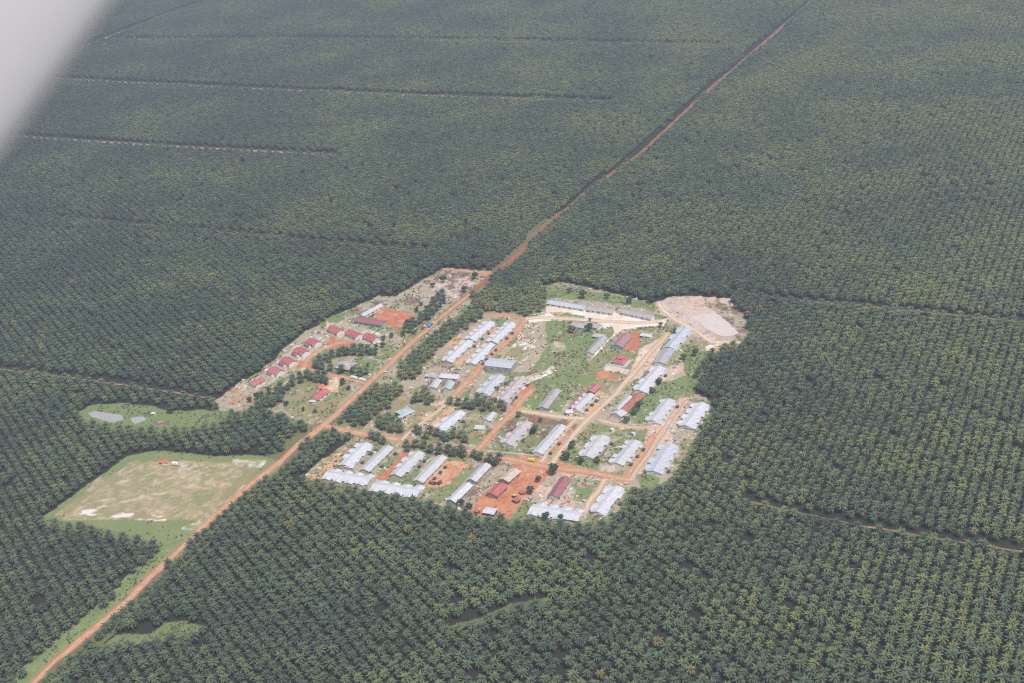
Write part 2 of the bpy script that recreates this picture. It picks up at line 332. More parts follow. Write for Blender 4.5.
# north rows
zone([(430,350),(445,345),(478,322),(492,318),(520,324),(512,336),(470,372),(450,362)], 'waste', 'tan', .5, rub=.5)
zone([(490,318),(508,320),(500,328),(492,326)], 'grass', 'lush', .5, green=.5)
zone([(424,368),(445,364),(470,376),(452,394),(430,394),(418,385)], 'waste', 'brown', .52, rub=.5)
zone([(385,412),(404,394),(420,404),(445,400),(455,404),(430,432),(405,440),(380,425)], 'drygrass', 'sandpink', .55, green=.2, rub=.4)
zone([(372,428),(388,410),(404,392),(402,402),(390,418),(384,428)], 'drygrass', 'orange', .6)
zone([(430,425),(447,410),(458,405),(462,410),(440,424),(428,434)], 'grass', 'lush', .5, green=.6)
zone([(424,434),(440,415),(450,407),(456,408),(442,424),(436,434)], 'tan', 'red', .55)
zone([(455,432),(470,420),(488,425),(490,434),(478,446),(460,440)], 'grass', 'drygrass', .5, green=.5)
zone([(470,392),(490,384),(505,388),(505,402),(490,405),(472,400)], 'waste', 'red', .55, rub=.6)
zone([(497,402),(516,398),(512,412),(500,408)], 'waste', 'brown', .5, rub=.6)
zone([(500,428),(520,412),(545,418),(580,424),(565,440),(548,455),(545,462),(490,454)], 'grass', 'brown', .52, green=.5, rub=.3)
zone([(520,413),(548,418),(578,424),(570,428),(545,424),(522,418)], 'brown', 'red', .6)
zone([(548,455),(562,438),(578,424),(584,426),(572,446),(560,462)], 'waste', 'red', .52, rub=.3)
zone([(560,462),(565,445),(580,450),(600,463),(598,470),(575,466)], 'grass', 'lush', .5, green=.8)
# south blocks
zone([(303,479),(345,445),(356,437),(366,441),(330,472),(325,481)], 'drygrass', 'tan', .56, green=.4, rub=.2)
zone([(375,478),(392,466),(402,452),(408,452),(412,453),(398,468),(388,479),(382,482)], 'red', 'red', .5)
zone([(398,478),(412,466),(424,455),(432,456),(420,470),(408,486)], 'grass', 'lush', .5, green=.6)
zone([(424,486),(446,461),(460,462),(472,466),(462,475),(446,486),(425,490)], 'orange', 'tan', .5)
zone([(418,489),(446,486),(465,468),(472,466),(476,470),(450,496),(440,503),(410,496)], 'grass', 'drygrass', .5, green=.5)
zone([(455,506),(475,482),(490,470),(506,461),(512,465),(495,482),(480,495),(470,510)], 'brown', 'waste', .5, rub=.7)
zone([(470,512),(482,495),(505,480),(514,466),(520,459),(552,461),(565,470),(548,478),(540,488),(524,500),(510,518),(480,516)], 'red', 'orange', .5, sharp=5)
zone([(510,519),(526,500),(538,490),(542,498),(530,508),(528,518)], 'lush', 'grass', .5, green=.8)
zone([(525,500),(548,478),(560,470),(606,479),(598,492),(584,512),(560,508),(535,502)], 'waste', 'sandpink', .5, rub=.7)
zone([(566,480),(575,474),(603,480),(597,492),(586,502),(572,500),(576,488)], 'grass', 'waste', .52, green=.5, rub=.3)
zone([(580,490),(590,486),(592,493),(582,496)], 'lush', 'lush', .5, green=.7)
zone([(519,454),(545,459),(575,466),(575,474),(548,470),(519,464)], 'orange', 'red', .5)
# big basin
zone([(657,303),(668,298),(700,296),(730,300),(744,318),(747,336),(722,344),(705,341),(680,325),(662,315)], 'waste', 'mud', .45, sharp=5, rub=.1)
zone([(705,298),(730,300),(745,318),(748,338),(738,341),(730,326),(716,312),(704,306)], 'brown', 'waste', .45, rub=.5, green=.2)
zone([(673,306),(690,303),(712,310),(700,318),(690,316)], 'sandpink', 'mud', .5)
zone([(668,316),(690,325),(712,342),(716,348),(700,352),(694,340),(680,330)], 'waste', 'drygrass', .5, rub=.5)
for p_ in ([(690,296),(702,296),(700,303),(690,302)], [(706,297),(716,297),(716,303),(707,302)], [(720,298),(731,298),(730,306),(721,303)]): zone(p_, 'mud', 'tan', .5)
zone([(705,345),(722,344),(720,352),(706,352)], 'tan', 'white', .5)
# field, pond, ravines, verge
ST = fbm(GX*.28+GY*.06, GY, 5, 61, 4)
zone(FIELD, 'lush', 'grass', .5, green=.1)
zone([(54,515),(110,476),(135,461),(250,462),(262,466),(240,488),(200,520),(182,520),(120,520),(80,516)], 'drygrass', 'tan', .6, sharp=4, nz=NL*.6+NB*.4, amt=.8)
zone([(70,510),(120,475),(220,470),(190,510),(120,515)], 'grass', 'waste', .52, sharp=4, amt=.5)
zone([(60,520),(130,462),(250,464),(200,520),(120,520)], 'drygrass', 'sand', .62, sharp=3, nz=NB*.3+NS*.7, amt=.5)
zone([(80,514),(88,506),(105,505),(120,510),(140,513),(168,517),(165,521),(130,520),(100,517)], 'drygrass', 'white', .5, sharp=8, amt=.85, nz=ST)
zone([(95,480),(125,470),(150,485),(215,492),(180,512),(120,505),(80,510)], 'drygrass', 'sand', .68, sharp=6, amt=.45, nz=ST)
zone([(186,531),(200,522),(226,500),(244,484),(250,486),(232,502),(206,526),(190,537)], 'drygrass', 'white', .47, sharp=6, amt=.8)
zone([(192,492),(215,488),(212,500),(196,508)], 'grass', 'lush', .5, sharp=4, amt=.6)
zone([(232,459),(268,460),(262,468),(236,468)], 'drygrass', 'white', .56, sharp=5, amt=.7)
zone([(85,492),(98,478),(112,482),(104,488)], 'drygrass', 'sandpink', .52, sharp=4, amt=.7)
zone([(180,528),(195,522),(224,500),(228,502),(200,526),(186,532)], 'drygrass', 'white', .56, sharp=5, amt=.7)
zone([(165,467),(180,463),(216,466),(214,469),(180,470)], 'drygrass', 'white', .56, sharp=5, amt=.7)
zone(PONDG, 'bright', 'lush', .55, green=1)
zone([(152,421),(163,420),(172,423),(166,426),(156,425)], 'brown', 'waste', .5)
zone(RAVINE, 'grass', 'lush', .5, green=1, amt=.85); zone(RAVINE2, 'grass', 'lush', .5, green=1, amt=.55)
def dist_line(x, y, pts):
    d = np.full(x.shape, 1e9); side = np.zeros(x.shape)
    for p, q in zip(pts[:-1], pts[1:]):
        vx, vy = q.x-p.x, q.y-p.y; l2 = vx*vx+vy*vy
        t = np.clip(((x-p.x)*vx+(y-p.y)*vy)/l2, 0, 1); dx, dy = x-p.x-t*vx, y-p.y-t*vy
        dd = np.hypot(dx, dy); m = dd < d; d[m] = dd[m]; side[m] = (vx*dy-vy*dx)[m]
    return d, side
def dense(pts, step=20):
    out = [pts[0]]
    for p, q in zip(pts[:-1], pts[1:]):
        k = max(1, int((q-p).length/step)); out += [p.lerp(q, (i+1)/k) for i in range(k)]
    return out
RG = {k: [at(*p) for p in v[0]] for k, v in ROADS.items()}; FG = {k: [at(*p) for p in v[0]] for k, v in FARROADS.items()}
dm, sm = dist_line(GX, GY, RG['main_road'])
m_ = (sm > 0) & (dm < 20+4*(NB-.5)) & (PY > 530); A[m_] = np.array(COL['lush'])*(.8+.5*NS[m_])[:, None]; GREEN[m_] = .5
m_ = (dm < 6.5+3*(NB-.5)); A[m_] = A[m_]*.4+np.array(COL['tan'])*.35
for k, v in ROADS.items():
    if k == 'main_road': continue
    d_, _ = dist_line(GX, GY, RG[k]); w_ = v[1]; t = np.clip(1-(d_-w_)/2.2+(NS-.5)*1.6, 0, 1)[..., None]*.85
    A[:] = A*(1-t)+np.array(COL[v[3]])*t; GREEN[d_ < w_+1] = 0; RUBBLE[d_ < w_+.5] = 0
m_ = (dm < 20) & (A.sum(-1) < .12); A[m_] = np.array(COL['grass'])*.7; GREEN[m_] = .6
# pale and dark litter flecks on inhabited ground
inh = inpoly(WX, WY, VILLAGE) | inpoly(WX, WY, LEFT)
fl = vnoise(GX, GY, 2.2, 77)*.6+vnoise(GX, GY, 5, 78)*.4
m_ = inh & (fl > .79) & (dm > 8); A[m_] = A[m_]*.65+np.array(COL['white'])*.35
m_ = inh & (fl < .26) & (dm > 8); A[m_] *= .72
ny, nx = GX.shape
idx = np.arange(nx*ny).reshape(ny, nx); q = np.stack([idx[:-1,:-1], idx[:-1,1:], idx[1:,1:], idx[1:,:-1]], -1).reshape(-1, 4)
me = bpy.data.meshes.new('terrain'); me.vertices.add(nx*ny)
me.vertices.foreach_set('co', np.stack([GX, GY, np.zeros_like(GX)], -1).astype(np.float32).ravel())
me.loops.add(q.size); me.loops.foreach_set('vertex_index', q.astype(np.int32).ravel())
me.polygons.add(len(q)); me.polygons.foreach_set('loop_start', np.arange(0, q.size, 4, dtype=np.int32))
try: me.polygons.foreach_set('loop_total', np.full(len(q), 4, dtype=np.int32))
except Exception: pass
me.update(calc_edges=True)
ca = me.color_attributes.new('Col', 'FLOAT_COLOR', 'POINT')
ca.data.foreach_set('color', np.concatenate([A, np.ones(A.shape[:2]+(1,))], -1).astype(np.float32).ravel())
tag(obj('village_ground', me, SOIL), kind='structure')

# ------------------------------------------------------------------ roads
def dirt(name, col, alt):
    m, N, L, B = newmat(name); ge = N.new('ShaderNodeNewGeometry')
    n1 = N.new('ShaderNodeTexNoise'); n1.inputs['Scale'].default_value = .12; n1.inputs['Detail'].default_value = 7; n1.inputs['Roughness'].default_value = .7
    L.new(ge.outputs['Position'], n1.inputs[0]); rp = N.new('ShaderNodeValToRGB'); rp.color_ramp.elements[0].position = .38; rp.color_ramp.elements[1].position = .62
    rp.color_ramp.elements[0].color = (*col, 1); rp.color_ramp.elements[1].color = (*alt, 1); L.new(n1.outputs[0], rp.inputs[0])
    ac = N.new('ShaderNodeAttribute'); ac.attribute_name = 'across'
    ab = N.new('ShaderNodeMath'); ab.operation = 'ABSOLUTE'; L.new(ac.outputs['Fac'], ab.inputs[0])
    n2 = N.new('ShaderNodeTexNoise'); n2.inputs['Scale'].default_value = .35; n2.inputs['Detail'].default_value = 5; L.new(ge.outputs['Position'], n2.inputs[0])
    jo = N.new('ShaderNodeMath'); jo.operation = 'MULTIPLY_ADD'; jo.inputs[1].default_value = .9; L.new(n2.outputs[0], jo.inputs[0]); L.new(ab.outputs[0], jo.inputs[2])
    cr = N.new('ShaderNodeValToRGB'); cr.color_ramp.elements[0].position = .0; cr.color_ramp.elements[1].position = 1.0; L.new(jo.outputs[0], cr.inputs[0])
    E = cr.color_ramp.elements; E[0].color = (.82,.82,.82,1); E[1].color = (.8,.8,.8,1)
    for p_, v_ in ((.5,.85),(.72,1.1),(.9,.95)): k_ = E.new(p_); k_.color = (v_, v_, v_, 1)
    c2 = mixrgb(N, L, rp.outputs[0], cr.outputs[0], 1.0, 'MULTIPLY')
    eg = N.new('ShaderNodeMapRange'); eg.inputs[1].default_value = 1.15; eg.inputs[2].default_value = 1.5; L.new(jo.outputs[0], eg.inputs[0])
    c3 = mixrgb(N, L, c2, (.3,.24,.13), eg.outputs[0])
    L.new(c3, B.inputs['Base Color']); B.inputs['Roughness'].default_value = .95; B.inputs['Specular IOR Level'].default_value = .1; return m
DM = dict(orange=dirt('laterite_dirt', (.52,.24,.13), (.55,.34,.22)), tan=dirt('tan_dirt', (.6,.42,.29), (.58,.46,.36)), sand=dirt('sandy_dirt', (.68,.54,.41), (.62,.46,.33)),
          sandpink=dirt('pinkish_dirt', (.58,.42,.33), (.52,.34,.25)), redfar=dirt('reddish_dirt', (.38,.13,.075), (.26,.11,.07)), far=dirt('track_dirt', (.42,.2,.12), (.12,.1,.06)))
VERGE = soilmat('verge_soil', False, (.2, .15, .085))
def ribbon(name, pts, hw, mat, z=.05, wob=1.3, far=None):
    pts = dense(pts, 6); V = []; Fs = []
    for i, p in enumerate(pts):
        d = (pts[min(i+1, len(pts)-1)]-pts[max(i-1, 0)]).normalized(); s_ = Vector((-d.y, d.x, 0))
        for k in (-1, 1):
            ww = hw+(float(vnoise(np.array(p.x), np.array(p.y), 14, 5+k))-.5)*2*wob+(float(vnoise(np.array(p.x), np.array(p.y), 70, 9+k))-.5)*wob
            if far and p.y > far: ww *= max(.5, 1-(p.y-far)/700)
            V.append(p+s_*k*ww+Vector((0, 0, z)))
        if i: Fs.append((2*i-2, 2*i, 2*i+1, 2*i-1)[::-1])
    b = MB(); b.poly(V, Fs); o = obj(name, b, mat); a_ = o.data.attributes.new('across', 'FLOAT', 'POINT')
    a_.data.foreach_set('value', [(-1.0, 1.0)[i % 2] for i in range(len(V))]); return tag(o, kind='structure')
z = .02
ribbon('main_road_verge', RG['main_road'][17:], 3.6, soilmat('red_verge', False, (.24, .11, .07)), .01)
for k, v in FARROADS.items():
    if not k.endswith(('near','middle','diagonal')): continue
    ribbon(k+'_verge', FG[k], v[1]+2.0, VERGE, z); z += .003
z = .05
for k, v in ROADS.items():
    if k == 'main_road':
        m0 = RG[k]; ribbon('main_road', m0[:20], v[1], DM['orange'], z, far=m0[16].y); ribbon('main_road_far', m0[19:], v[1], DM['redfar'], z+.002, far=m0[16].y); z += .01; continue
    ribbon(k, RG[k], v[1], DM[v[3]], z, far=RG['main_road'][16].y if k == 'main_road' else None); z += .006
for k, v in FARROADS.items(): ribbon(k, FG[k], v[1], DM['orange' if k.endswith(('near','middle','diagonal','far')) else 'far'], z, 1.0); z += .006

# ------------------------------------------------------------------ water
def water(name, poly, col, rough, zz=.12):
    P = [at(*p) for p in poly]; b = MB(); k = len(P); c = sum(P, Vector())/k
    ring = []
    for i in range(k):
        for t in (0, .25, .5, .75):
            p = P[i].lerp(P[(i+1) % k], t); p = p+(p-c).normalized()*random.uniform(-.9, .9); p.z = zz; ring.append(p)
    b.poly(ring, [tuple(range(len(ring)))])
    m, N, L, B = newmat(name+'_water'); B.inputs['Roughness'].default_value = rough
    ge = N.new('ShaderNodeNewGeometry'); n1 = N.new('ShaderNodeTexNoise'); n1.inputs['Scale'].default_value = .08; n1.inputs['Detail'].default_value = 4
    L.new(ge.outputs['Position'], n1.inputs[0]); L.new(mixrgb(N, L, col, tuple(c_*.8 for c_ in col), n1.outputs[0]), B.inputs['Base Color'])
    return tag(obj(name, b, m), kind='structure')
def px(o, s, L): return [(o[0]+x/s, o[1]+y/s) for x, y in L]
water('silt_basin', px((650,285), 7.877, [(395,235),(430,222),(470,226),(500,212),(545,236),(570,262),(612,285),(640,322),(668,340),(700,378),(662,396),(620,405),(560,400),(520,388),(470,360),(430,335),(395,300),(350,275),(310,262),(345,246)]), (.64,.55,.49), .5)
water('pond', px((70,390), 5.389, [(95,125),(130,112),(280,135),(292,158),(240,174),(180,166),(110,142)]), (.4,.37,.37), .35)
water('small_pond', px((70,390), 5.389, [(325,150),(400,143),(412,160),(350,184),(330,170)]), (.4,.38,.38), .35)

# ------------------------------------------------------------------ buildings
def gable(bw, br, L, w_, h, rise, over, T=None, base=0):
    y = w_/2; sl_ = rise/y; tk = .16; e_ = .012
    br.prism([(-y,h-tk),(-y,h),(0,h+rise),(y,h),(y,h-tk),(0,h+rise-tk)][::-1], -L/2, L/2, T)
    yy = y-over; ze = h+rise-tk-e_-sl_*yy
    bw.prism([(-yy,base),(yy,base),(yy,ze),(0,h+rise-tk-e_),(-yy,ze)], -L/2+over*.8, L/2-over*.8, T)
win_me = MB(); win_me.box(-.7,.7,-.04,.04,-.6,.6); win_me = win_me.mesh('window')
door_me = MB(); door_me.box(-.5,.5,-.05,.05,0,2.1); door_me = door_me.mesh('door')
win_me.materials.append(DARK); door_me.materials.append(DOOR)
BUILT = []
def building(name, label, cat, p0, p1, w_, roof, wall='cream', h=3.0, rise=1.9, wings=0, wing_out=3.0, over=.7, group=None, lean=0, hip=False, zr=None, gaps=True):
    zr = h+rise*.75; a_, b_ = at(*p0, zr), at(*p1, zr); d = b_-a_; L = d.length; c = (a_+b_)/2; c.z = 0
    ang = math.atan2(d.y, d.x)
    root = empty(name, label, cat, c, ang, group)
    bw, br = MB(), MB()
    if hip:
        y = w_/2; x = L/2; rx = max(0, x-y)
        br.poly([(-x,-y,h),(x,-y,h),(x,y,h),(-x,y,h),(-rx,0,h+rise),(rx,0,h+rise)], [(0,1,5,4),(1,2,5),(2,3,4,5),(3,0,4),(3,2,1,0)])
        bw.box(-x+over, x-over, -y+over, y-over, 0, h-.01)
    else: gable(bw, br, L, w_, h, rise, over)
    rg = MB(); rl = L/2 if not hip else max(.3, L/2-w_/2)
    rg.prism([(-.22,h+rise-.1),(.22,h+rise-.1),(0,h+rise+.1)], -rl-.02, rl+.02)
    if wings:
        n_ = wings
        for i in range(n_):
            x0 = -L/2+(i+.5)*L/n_
            for s_ in (-1, 1):
                if random.random() < .12: continue
                o_ = wing_out*random.uniform(.55, 1.0); ww = L/n_*random.uniform(.72, .92); xx = x0+s_*L/n_*.12
                l_ = w_/2+o_-.4; yc = s_*(l_/2+.4); hh = h-.14-random.random()*.1; rr = rise*.62+random.random()*.12
                T = lambda p, xx=xx, yc=yc: (xx+p[1]*-1, yc+p[0], p[2])
                gable(bw, br, l_, ww, hh, rr, .45, T)
    obj('wall', bw, WALL[wall], root); ro = obj('roof', br, R[roof], root)
    obj('ridge_cap', rg, R[roof], ro)
    nu = max(1, int(round(L/7)))
    for i in range(nu):
        x0 = -L/2+(i+.5)*L/nu
        for s_ in (-1, 1):
            yy = s_*(w_/2-over+.045)
            if not wings or True:
                o = obj('window', win_me, None, root); o.location = (x0-L/nu*.34, yy, h*.55)
                if i % 2 == 0 or wings: o = obj('door', door_me, None, root); o.location = (x0-L/nu*.42+2.0, yy, 0)
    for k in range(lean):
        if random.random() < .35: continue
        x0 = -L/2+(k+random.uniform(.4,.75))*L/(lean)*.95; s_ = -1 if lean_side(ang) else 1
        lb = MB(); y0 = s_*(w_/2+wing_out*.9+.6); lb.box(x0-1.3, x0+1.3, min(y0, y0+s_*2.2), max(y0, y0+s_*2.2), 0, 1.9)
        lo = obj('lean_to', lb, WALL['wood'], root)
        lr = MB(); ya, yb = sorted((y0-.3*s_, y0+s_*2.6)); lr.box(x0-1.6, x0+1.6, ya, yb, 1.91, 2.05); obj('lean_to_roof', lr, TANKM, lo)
    BUILT.append((root, c, ang, L, w_, label)); return root
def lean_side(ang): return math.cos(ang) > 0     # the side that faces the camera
G1 = 'terraced row houses of the estate village'
B_ = building
def row(label, p0, p1, w_, roof, wall='cream', wings=5, lean=3, **k):
    w_ *= 1.18
    return B_('row_house', label, 'row house', p0, p1, w_, roof, wall, wings=wings, lean=lean, group=G1, **k)
row('long white zinc roofed row house nearest the main road, nearer one of two in line', (446.5,360.5), (468.8,339.8), 9.5, 'white', wings=4)
row('white row house with its far end beside the palms left of the sandy junction', (469.8,338.6), (491,321), 9.5, 'white', wings=5)
row('narrow white row house beside the red dirt street, just behind the warehouse', (471,363), (491,342.6), 9, 'white', wings=4, lean=4)
row('narrow white row house at the far end of the red dirt street', (492,341.2), (512,322), 9, 'white', wings=5, lean=4)
row('white row house with dirt yard on its left, above the palms of the cross road', (438,429), (461,410.5), 10.5, 'white', wings=3, lean=2)
row('blue grey row house directly in front of the big grey warehouse', (483,393), (500,374.5), 11, 'blue', wings=3, lean=2)
row('weathered pinkish row house with rubble trailing off its far end', (501,400), (523,376), 9, 'pinkgrey', 'white', wings=5, lean=2)
row('patchy reddish grey row house inside the walled plot right of the palm street', (506,443), (527,421), 9.5, 'pinkgrey', 'white', wings=4, lean=2)
row('long plain grey row house reaching down to the cross road junction, red dirt beside it', (537,452), (562,424.5), 9.5, 'pale', 'white', wings=0, lean=3)
row('wide grey row house with lush bushes round its near end', (586,456), (603,435), 12, 'pale', 'cream', wings=3, lean=2)
row('speckled grey row house beside the orange wall track, right of the hedge path', (616.5,463), (636,440), 10.5, 'pale', 'white', wings=5, lean=3)
row('pale blue row house at the palm edge, southern of the two there', (653,471), (671,443.5), 12, 'blue', 'white', wings=4, lean=3)
row('bright blue white row house at the palm edge, northern of the two, tan end wall', (685.5,425.5), (702.5,402.5), 12, 'white', 'cream', wings=4, lean=3)
row('grey violet row house between the garden thicket and the easternmost house', (652.5,420.5), (669.5,398.5), 10.5, 'pale', 'white', wings=5, lean=3)
row('light blue row house at the head of the long tan street beside the silt basin', (669,347), (687,326.5), 10.5, 'blue', 'white', wings=3, lean=0)
row('darker grey row house joined below the light blue one by the long street', (659,362), (669,348), 11, 'grey', 'white', wings=0, lean=0)
row('brilliant white row house halfway along the long tan street', (639,390), (660,366), 10.5, 'white', 'white', wings=4, lean=3)
row('rust brown roofed row house on the long tan street with pale patched neighbours', (622,410), (640,393), 9.5, 'rust', 'brown', wings=0, lean=2)
row('small pale zinc house tucked behind the rust brown roof', (617,409), (630,395.5), 7, 'pale', 'white', wings=0, lean=0)
row('patched light roofed house at the near end of the rust brown row', (616,413.5), (622.5,409.5), 11, 'pale', 'white', wings=0, lean=0)
row('white row house nearest the main road in the south west block', (344,465), (366.5,442.5), 11.5, 'white', 'cream', wings=4, lean=2)
row('straight white row house between a dark garden strip and the red dirt yard', (364,469.5), (389,445.5), 9.5, 'pale', 'cream', wings=0, lean=5)
row('stepped white row house on the right of the red dirt yard', (395,474.5), (419.5,451), 10.5, 'pale', 'cream', wings=4, lean=3)
row('straight white row house left of the orange earth play yard', (417.5,480.5), (442.5,455), 9.5, 'pale', 'cream', wings=0, lean=5)
row('crosswise white row house closing the south west block beside the forest, left one', (326,472.5), (370.5,479.5), 11.5, 'white', 'cream', wings=4, lean=3)
row('crosswise white row house closing the south west block beside the forest, right one', (373,484), (420,491.5), 11.5, 'white', 'cream', wings=4, lean=3)
row('crosswise blue white row house below the maroon roof at the forest edge', (530.5,507), (581,515), 12, 'white', 'cream', wings=4, lean=3)
row('blue white row house set along the south lane against the forest', (597,512), (617.5,486), 11, 'white', 'cream', wings=3, lean=3)
B_('barrack', 'plain bright white gabled barrack on the grass, nearest the forest', 'barrack', (450.5,500), (468.5,482.5), 10, 'white', 'grey', h=3.6, rise=2.2)
B_('barrack', 'plain grey gabled barrack in line behind the bright white one', 'barrack', (471,479.5), (486.5,463), 10, 'pale', 'grey', h=3.4, rise=2.2)
B_('workshop', 'low building with bright pinkish red roof in the red dirt yard', 'workshop', (491,493.5), (502.5,483), 11.5, 'red', 'brown', h=3.6, rise=2)
B_('workshop', 'cream and rust patched roof workshop attached behind the red roof', 'workshop', (503.5,479.5), (516,468.5), 11, 'cream', 'brown', h=3.4, rise=1.8)
B_('shed', 'small white roofed shed at the bottom of the red dirt yard', 'shed', (484,509), (496,511), 9, 'white', 'wood', h=3, rise=.9)
B_('hall', 'maroon roofed hall with blue grey end gable, in a rubble yard by the junction', 'hall', (553,495), (566,476), 10.5, 'maroon', 'palegreen', h=3.4, rise=2.4)
B_('warehouse', 'large grey warehouse with ribbed roof and tall bare side wall', 'warehouse', (487,360.5), (514,363.5), 17, 'blue', 'grey', h=6.5, rise=1.6, over=.3)
B_('house', 'wide white roofed clinic building among pale roofs by the red street', 'house', (440.5,374), (459.5,375.5), 10, 'white', 'white')
B_('house', 'brownish grey roofed building left of the wide white roof', 'house', (427,372.5), (438,374), 11, 'patchy', 'white')
B_('house', 'small weathered cottage with pale green front gable, left of the pair', 'house', (432,387), (438,378.5), 9, 'pale', 'palegreen')
B_('house', 'small cottage with pale green roof and front gable, right of the pair', 'house', (446,388), (451,381), 9, 'greenwhite', 'palegreen')
B_('house', 'broad pale greenish roofed house standing on sandy ground by itself', 'house', (399,412.5), (411,407), 15, 'greenwhite', 'palegreen', hip=True, h=3.2, rise=2.4)
B_('porch', 'pale green lean porch in front of the broad greenish house', 'porch', (398,417), (402,415.5), 6, 'greenwhite', 'palegreen', h=2.6, rise=.8)
B_('house', 'small grey roofed house under palms beside the palm street', 'house', (486,419.5), (493.5,411.5), 8, 'pale', 'white')
B_('house', 'low pale house in front of the small grey roof, on the grass', 'house', (475,425.5), (485,426), 8, 'pale', 'white')
B_('barrack', 'clean grey gabled barrack alone in the middle of the green meadow', 'barrack', (542.5,407), (557,388.5), 10, 'greyviolet', 'grey', h=3.2)
B_('row_house', 'blue grey roofed row at the meadow edge with a bright white near end', 'row house', (575,408.5), (591,393), 9.5, 'pale', 'white', group=G1, wings=4, lean=3)
B_('shed', 'long thin shed roof of white and dark red sheets behind the meadow row', 'shed', (570,407.5), (584,391.5), 3.6, 'redpale', 'brown', rise=.8)
B_('house', 'bright white roofed end house at the bottom of the meadow row', 'house', (565.5,410.5), (573,410), 7.5, 'white', 'white', h=3.4, rise=1.2)
B_('house', 'unfinished house of open reddish rafters at the top of the meadow row', 'house', (590,391), (597.5,384), 8, 'redpale', 'brown')
B_('school_block', 'long pale blue roofed block facing the sandy square, leftmost of three', 'school', (548.5,300.5), (586,306.5), 10, 'blue', 'white', h=3.2)
B_('school_block', 'long dull grey roofed block, middle of the three facing the sandy square', 'school', (588,306.8), (614.5,310.5), 10, 'greyviolet', 'white', h=3.2)
B_('school_block', 'long brownish grey roofed block, rightmost of the three by the sandy square', 'school', (622,309.5), (653,316), 10, 'greyviolet', 'white', h=3.2)
B_('house', 'grey roofed house between two dark trees below the sandy square', 'house', (572,323), (586.5,325), 11, 'greyviolet', 'white')
B_('house', 'small grey roofed house right of the two dark trees below the sandy square', 'house', (591.5,323.5), (600,325.5), 10, 'greyviolet', 'white')
B_('barrack', 'long dull grey barrack pointing down from the sandy square beside the sand lane', 'barrack', (589,352), (604,336), 9.5, 'greyviolet', 'white')
B_('house', 'dull pink grey cottage at the top of the long dull grey barrack', 'house', (594,333.5), (605,335), 8, 'pinkgrey', 'white')
B_('hall', 'faded maroon roofed hall with turquoise front on bright red earth', 'hall', (616.5,345), (627,333.5), 13, 'pinkgrey2', 'teal', h=3.8, rise=2.6)
B_('shed', 'small blue white shed between the red earth and the long street', 'shed', (641,333.5), (652,335), 7, 'white', 'white', rise=1)
# left settlement
for lab, p0, p1, rf in (
 ('red roofed officer house with broad roof, lowest and leftmost of the diagonal row', (250.5,383), (262,377.5), 'red'),
 ('faded pinkish roofed house, second from the bottom of the diagonal row', (271.5,367), (280,371), 'redpale'),
 ('red roofed house with white gable, third from the bottom of the diagonal row', (284.5,357), (292.5,361.5), 'red'),
 ('red roofed house with white gable, fourth from the bottom of the diagonal row', (297,347.5), (305.5,351.5), 'red'),
 ('red roofed house at the top of the diagonal row, beside the lane bend', (309,338.5), (317.5,342), 'red'),
 ('red roofed house with bright white right side, nearest the green plot', (330.5,326), (340,330.5), 'red'),
 ('red roofed house with white right side, middle of the three below the maroon building', (348.5,330), (358.5,334.5), 'red'),
 ('red roofed house with white right side, rightmost of the three below the maroon building', (366,333.5), (376,338), 'red')):
    mx, my = (p0[0]+p1[0])/2, (p0[1]+p1[1])/2; p0, p1 = [(mx+(a-mx)*1.06, my+(b_-my)*1.06) for a, b_ in (p0, p1)]
    B_('red_roofed_house', lab, 'house', p0, p1, 11.2, rf, 'white', group='red roofed officer houses', h=3.4, rise=2.6)
for lab, p in (('small dark red outbuilding between the first and second diagonal houses', (269.9,372.3)), ('small dark red outbuilding between the second and third diagonal houses', (282.2,362.8)),
               ('small dark red outbuilding between the third and fourth diagonal houses', (295,353)), ('small dark red outbuilding between the fourth and fifth diagonal houses', (307.2,343.8))):
    B_('outbuilding', lab, 'outbuilding', (p[0]-2.6, p[1]-1.2), (p[0]+2.6, p[1]+1.2), 4.5, 'maroon', 'white', h=2.6, rise=1.3, group='small outbuildings behind the red roofed houses')
B_('house', 'large red roofed house alone on the lawn beside the main road', 'house', (313,397), (326,388.5), 12, 'red', 'white', h=3.4, rise=2.6)
B_('outbuilding', 'small orange roofed outbuilding behind the large red roofed house', 'outbuilding', (317.5,387), (323.5,384), 7, 'orange', 'white', h=3, rise=1.4)
B_('porch', 'pale blue grey porch in front of the large red roofed house', 'porch', (309.5,400.5), (316,400.5), 4.5, 'pale', 'white', h=2.5, rise=.7)
B_('house', 'large patchy pale roofed house ringed by dark trees', 'house', (339,363), (354,365.5), 17, 'patchy', 'brown', h=3.2, rise=1.8)
B_('barrack', 'long pale grey barrack behind the red sports court, by the forest edge', 'barrack', (361,314.5), (381,303.8), 9, 'pale', 'white')
B_('barrack', 'long maroon roofed barrack with pale blue gable end beside the red court', 'barrack', (356,317.5), (384,322), 12, 'maroon', 'teal', h=3.6, rise=2.2)
B_('shelter', 'bright orange roofed shelter on the far edge of the football field', 'shelter', (159,460.5), (169,460.5), 6.5, 'orange', 'white', h=3, rise=.6)
B_('hut', 'tiny white roofed hut by the small pond', 'hut', (151.5,412.3), (155.7,412.6), 4, 'white', 'white', h=2.4, rise=.8)

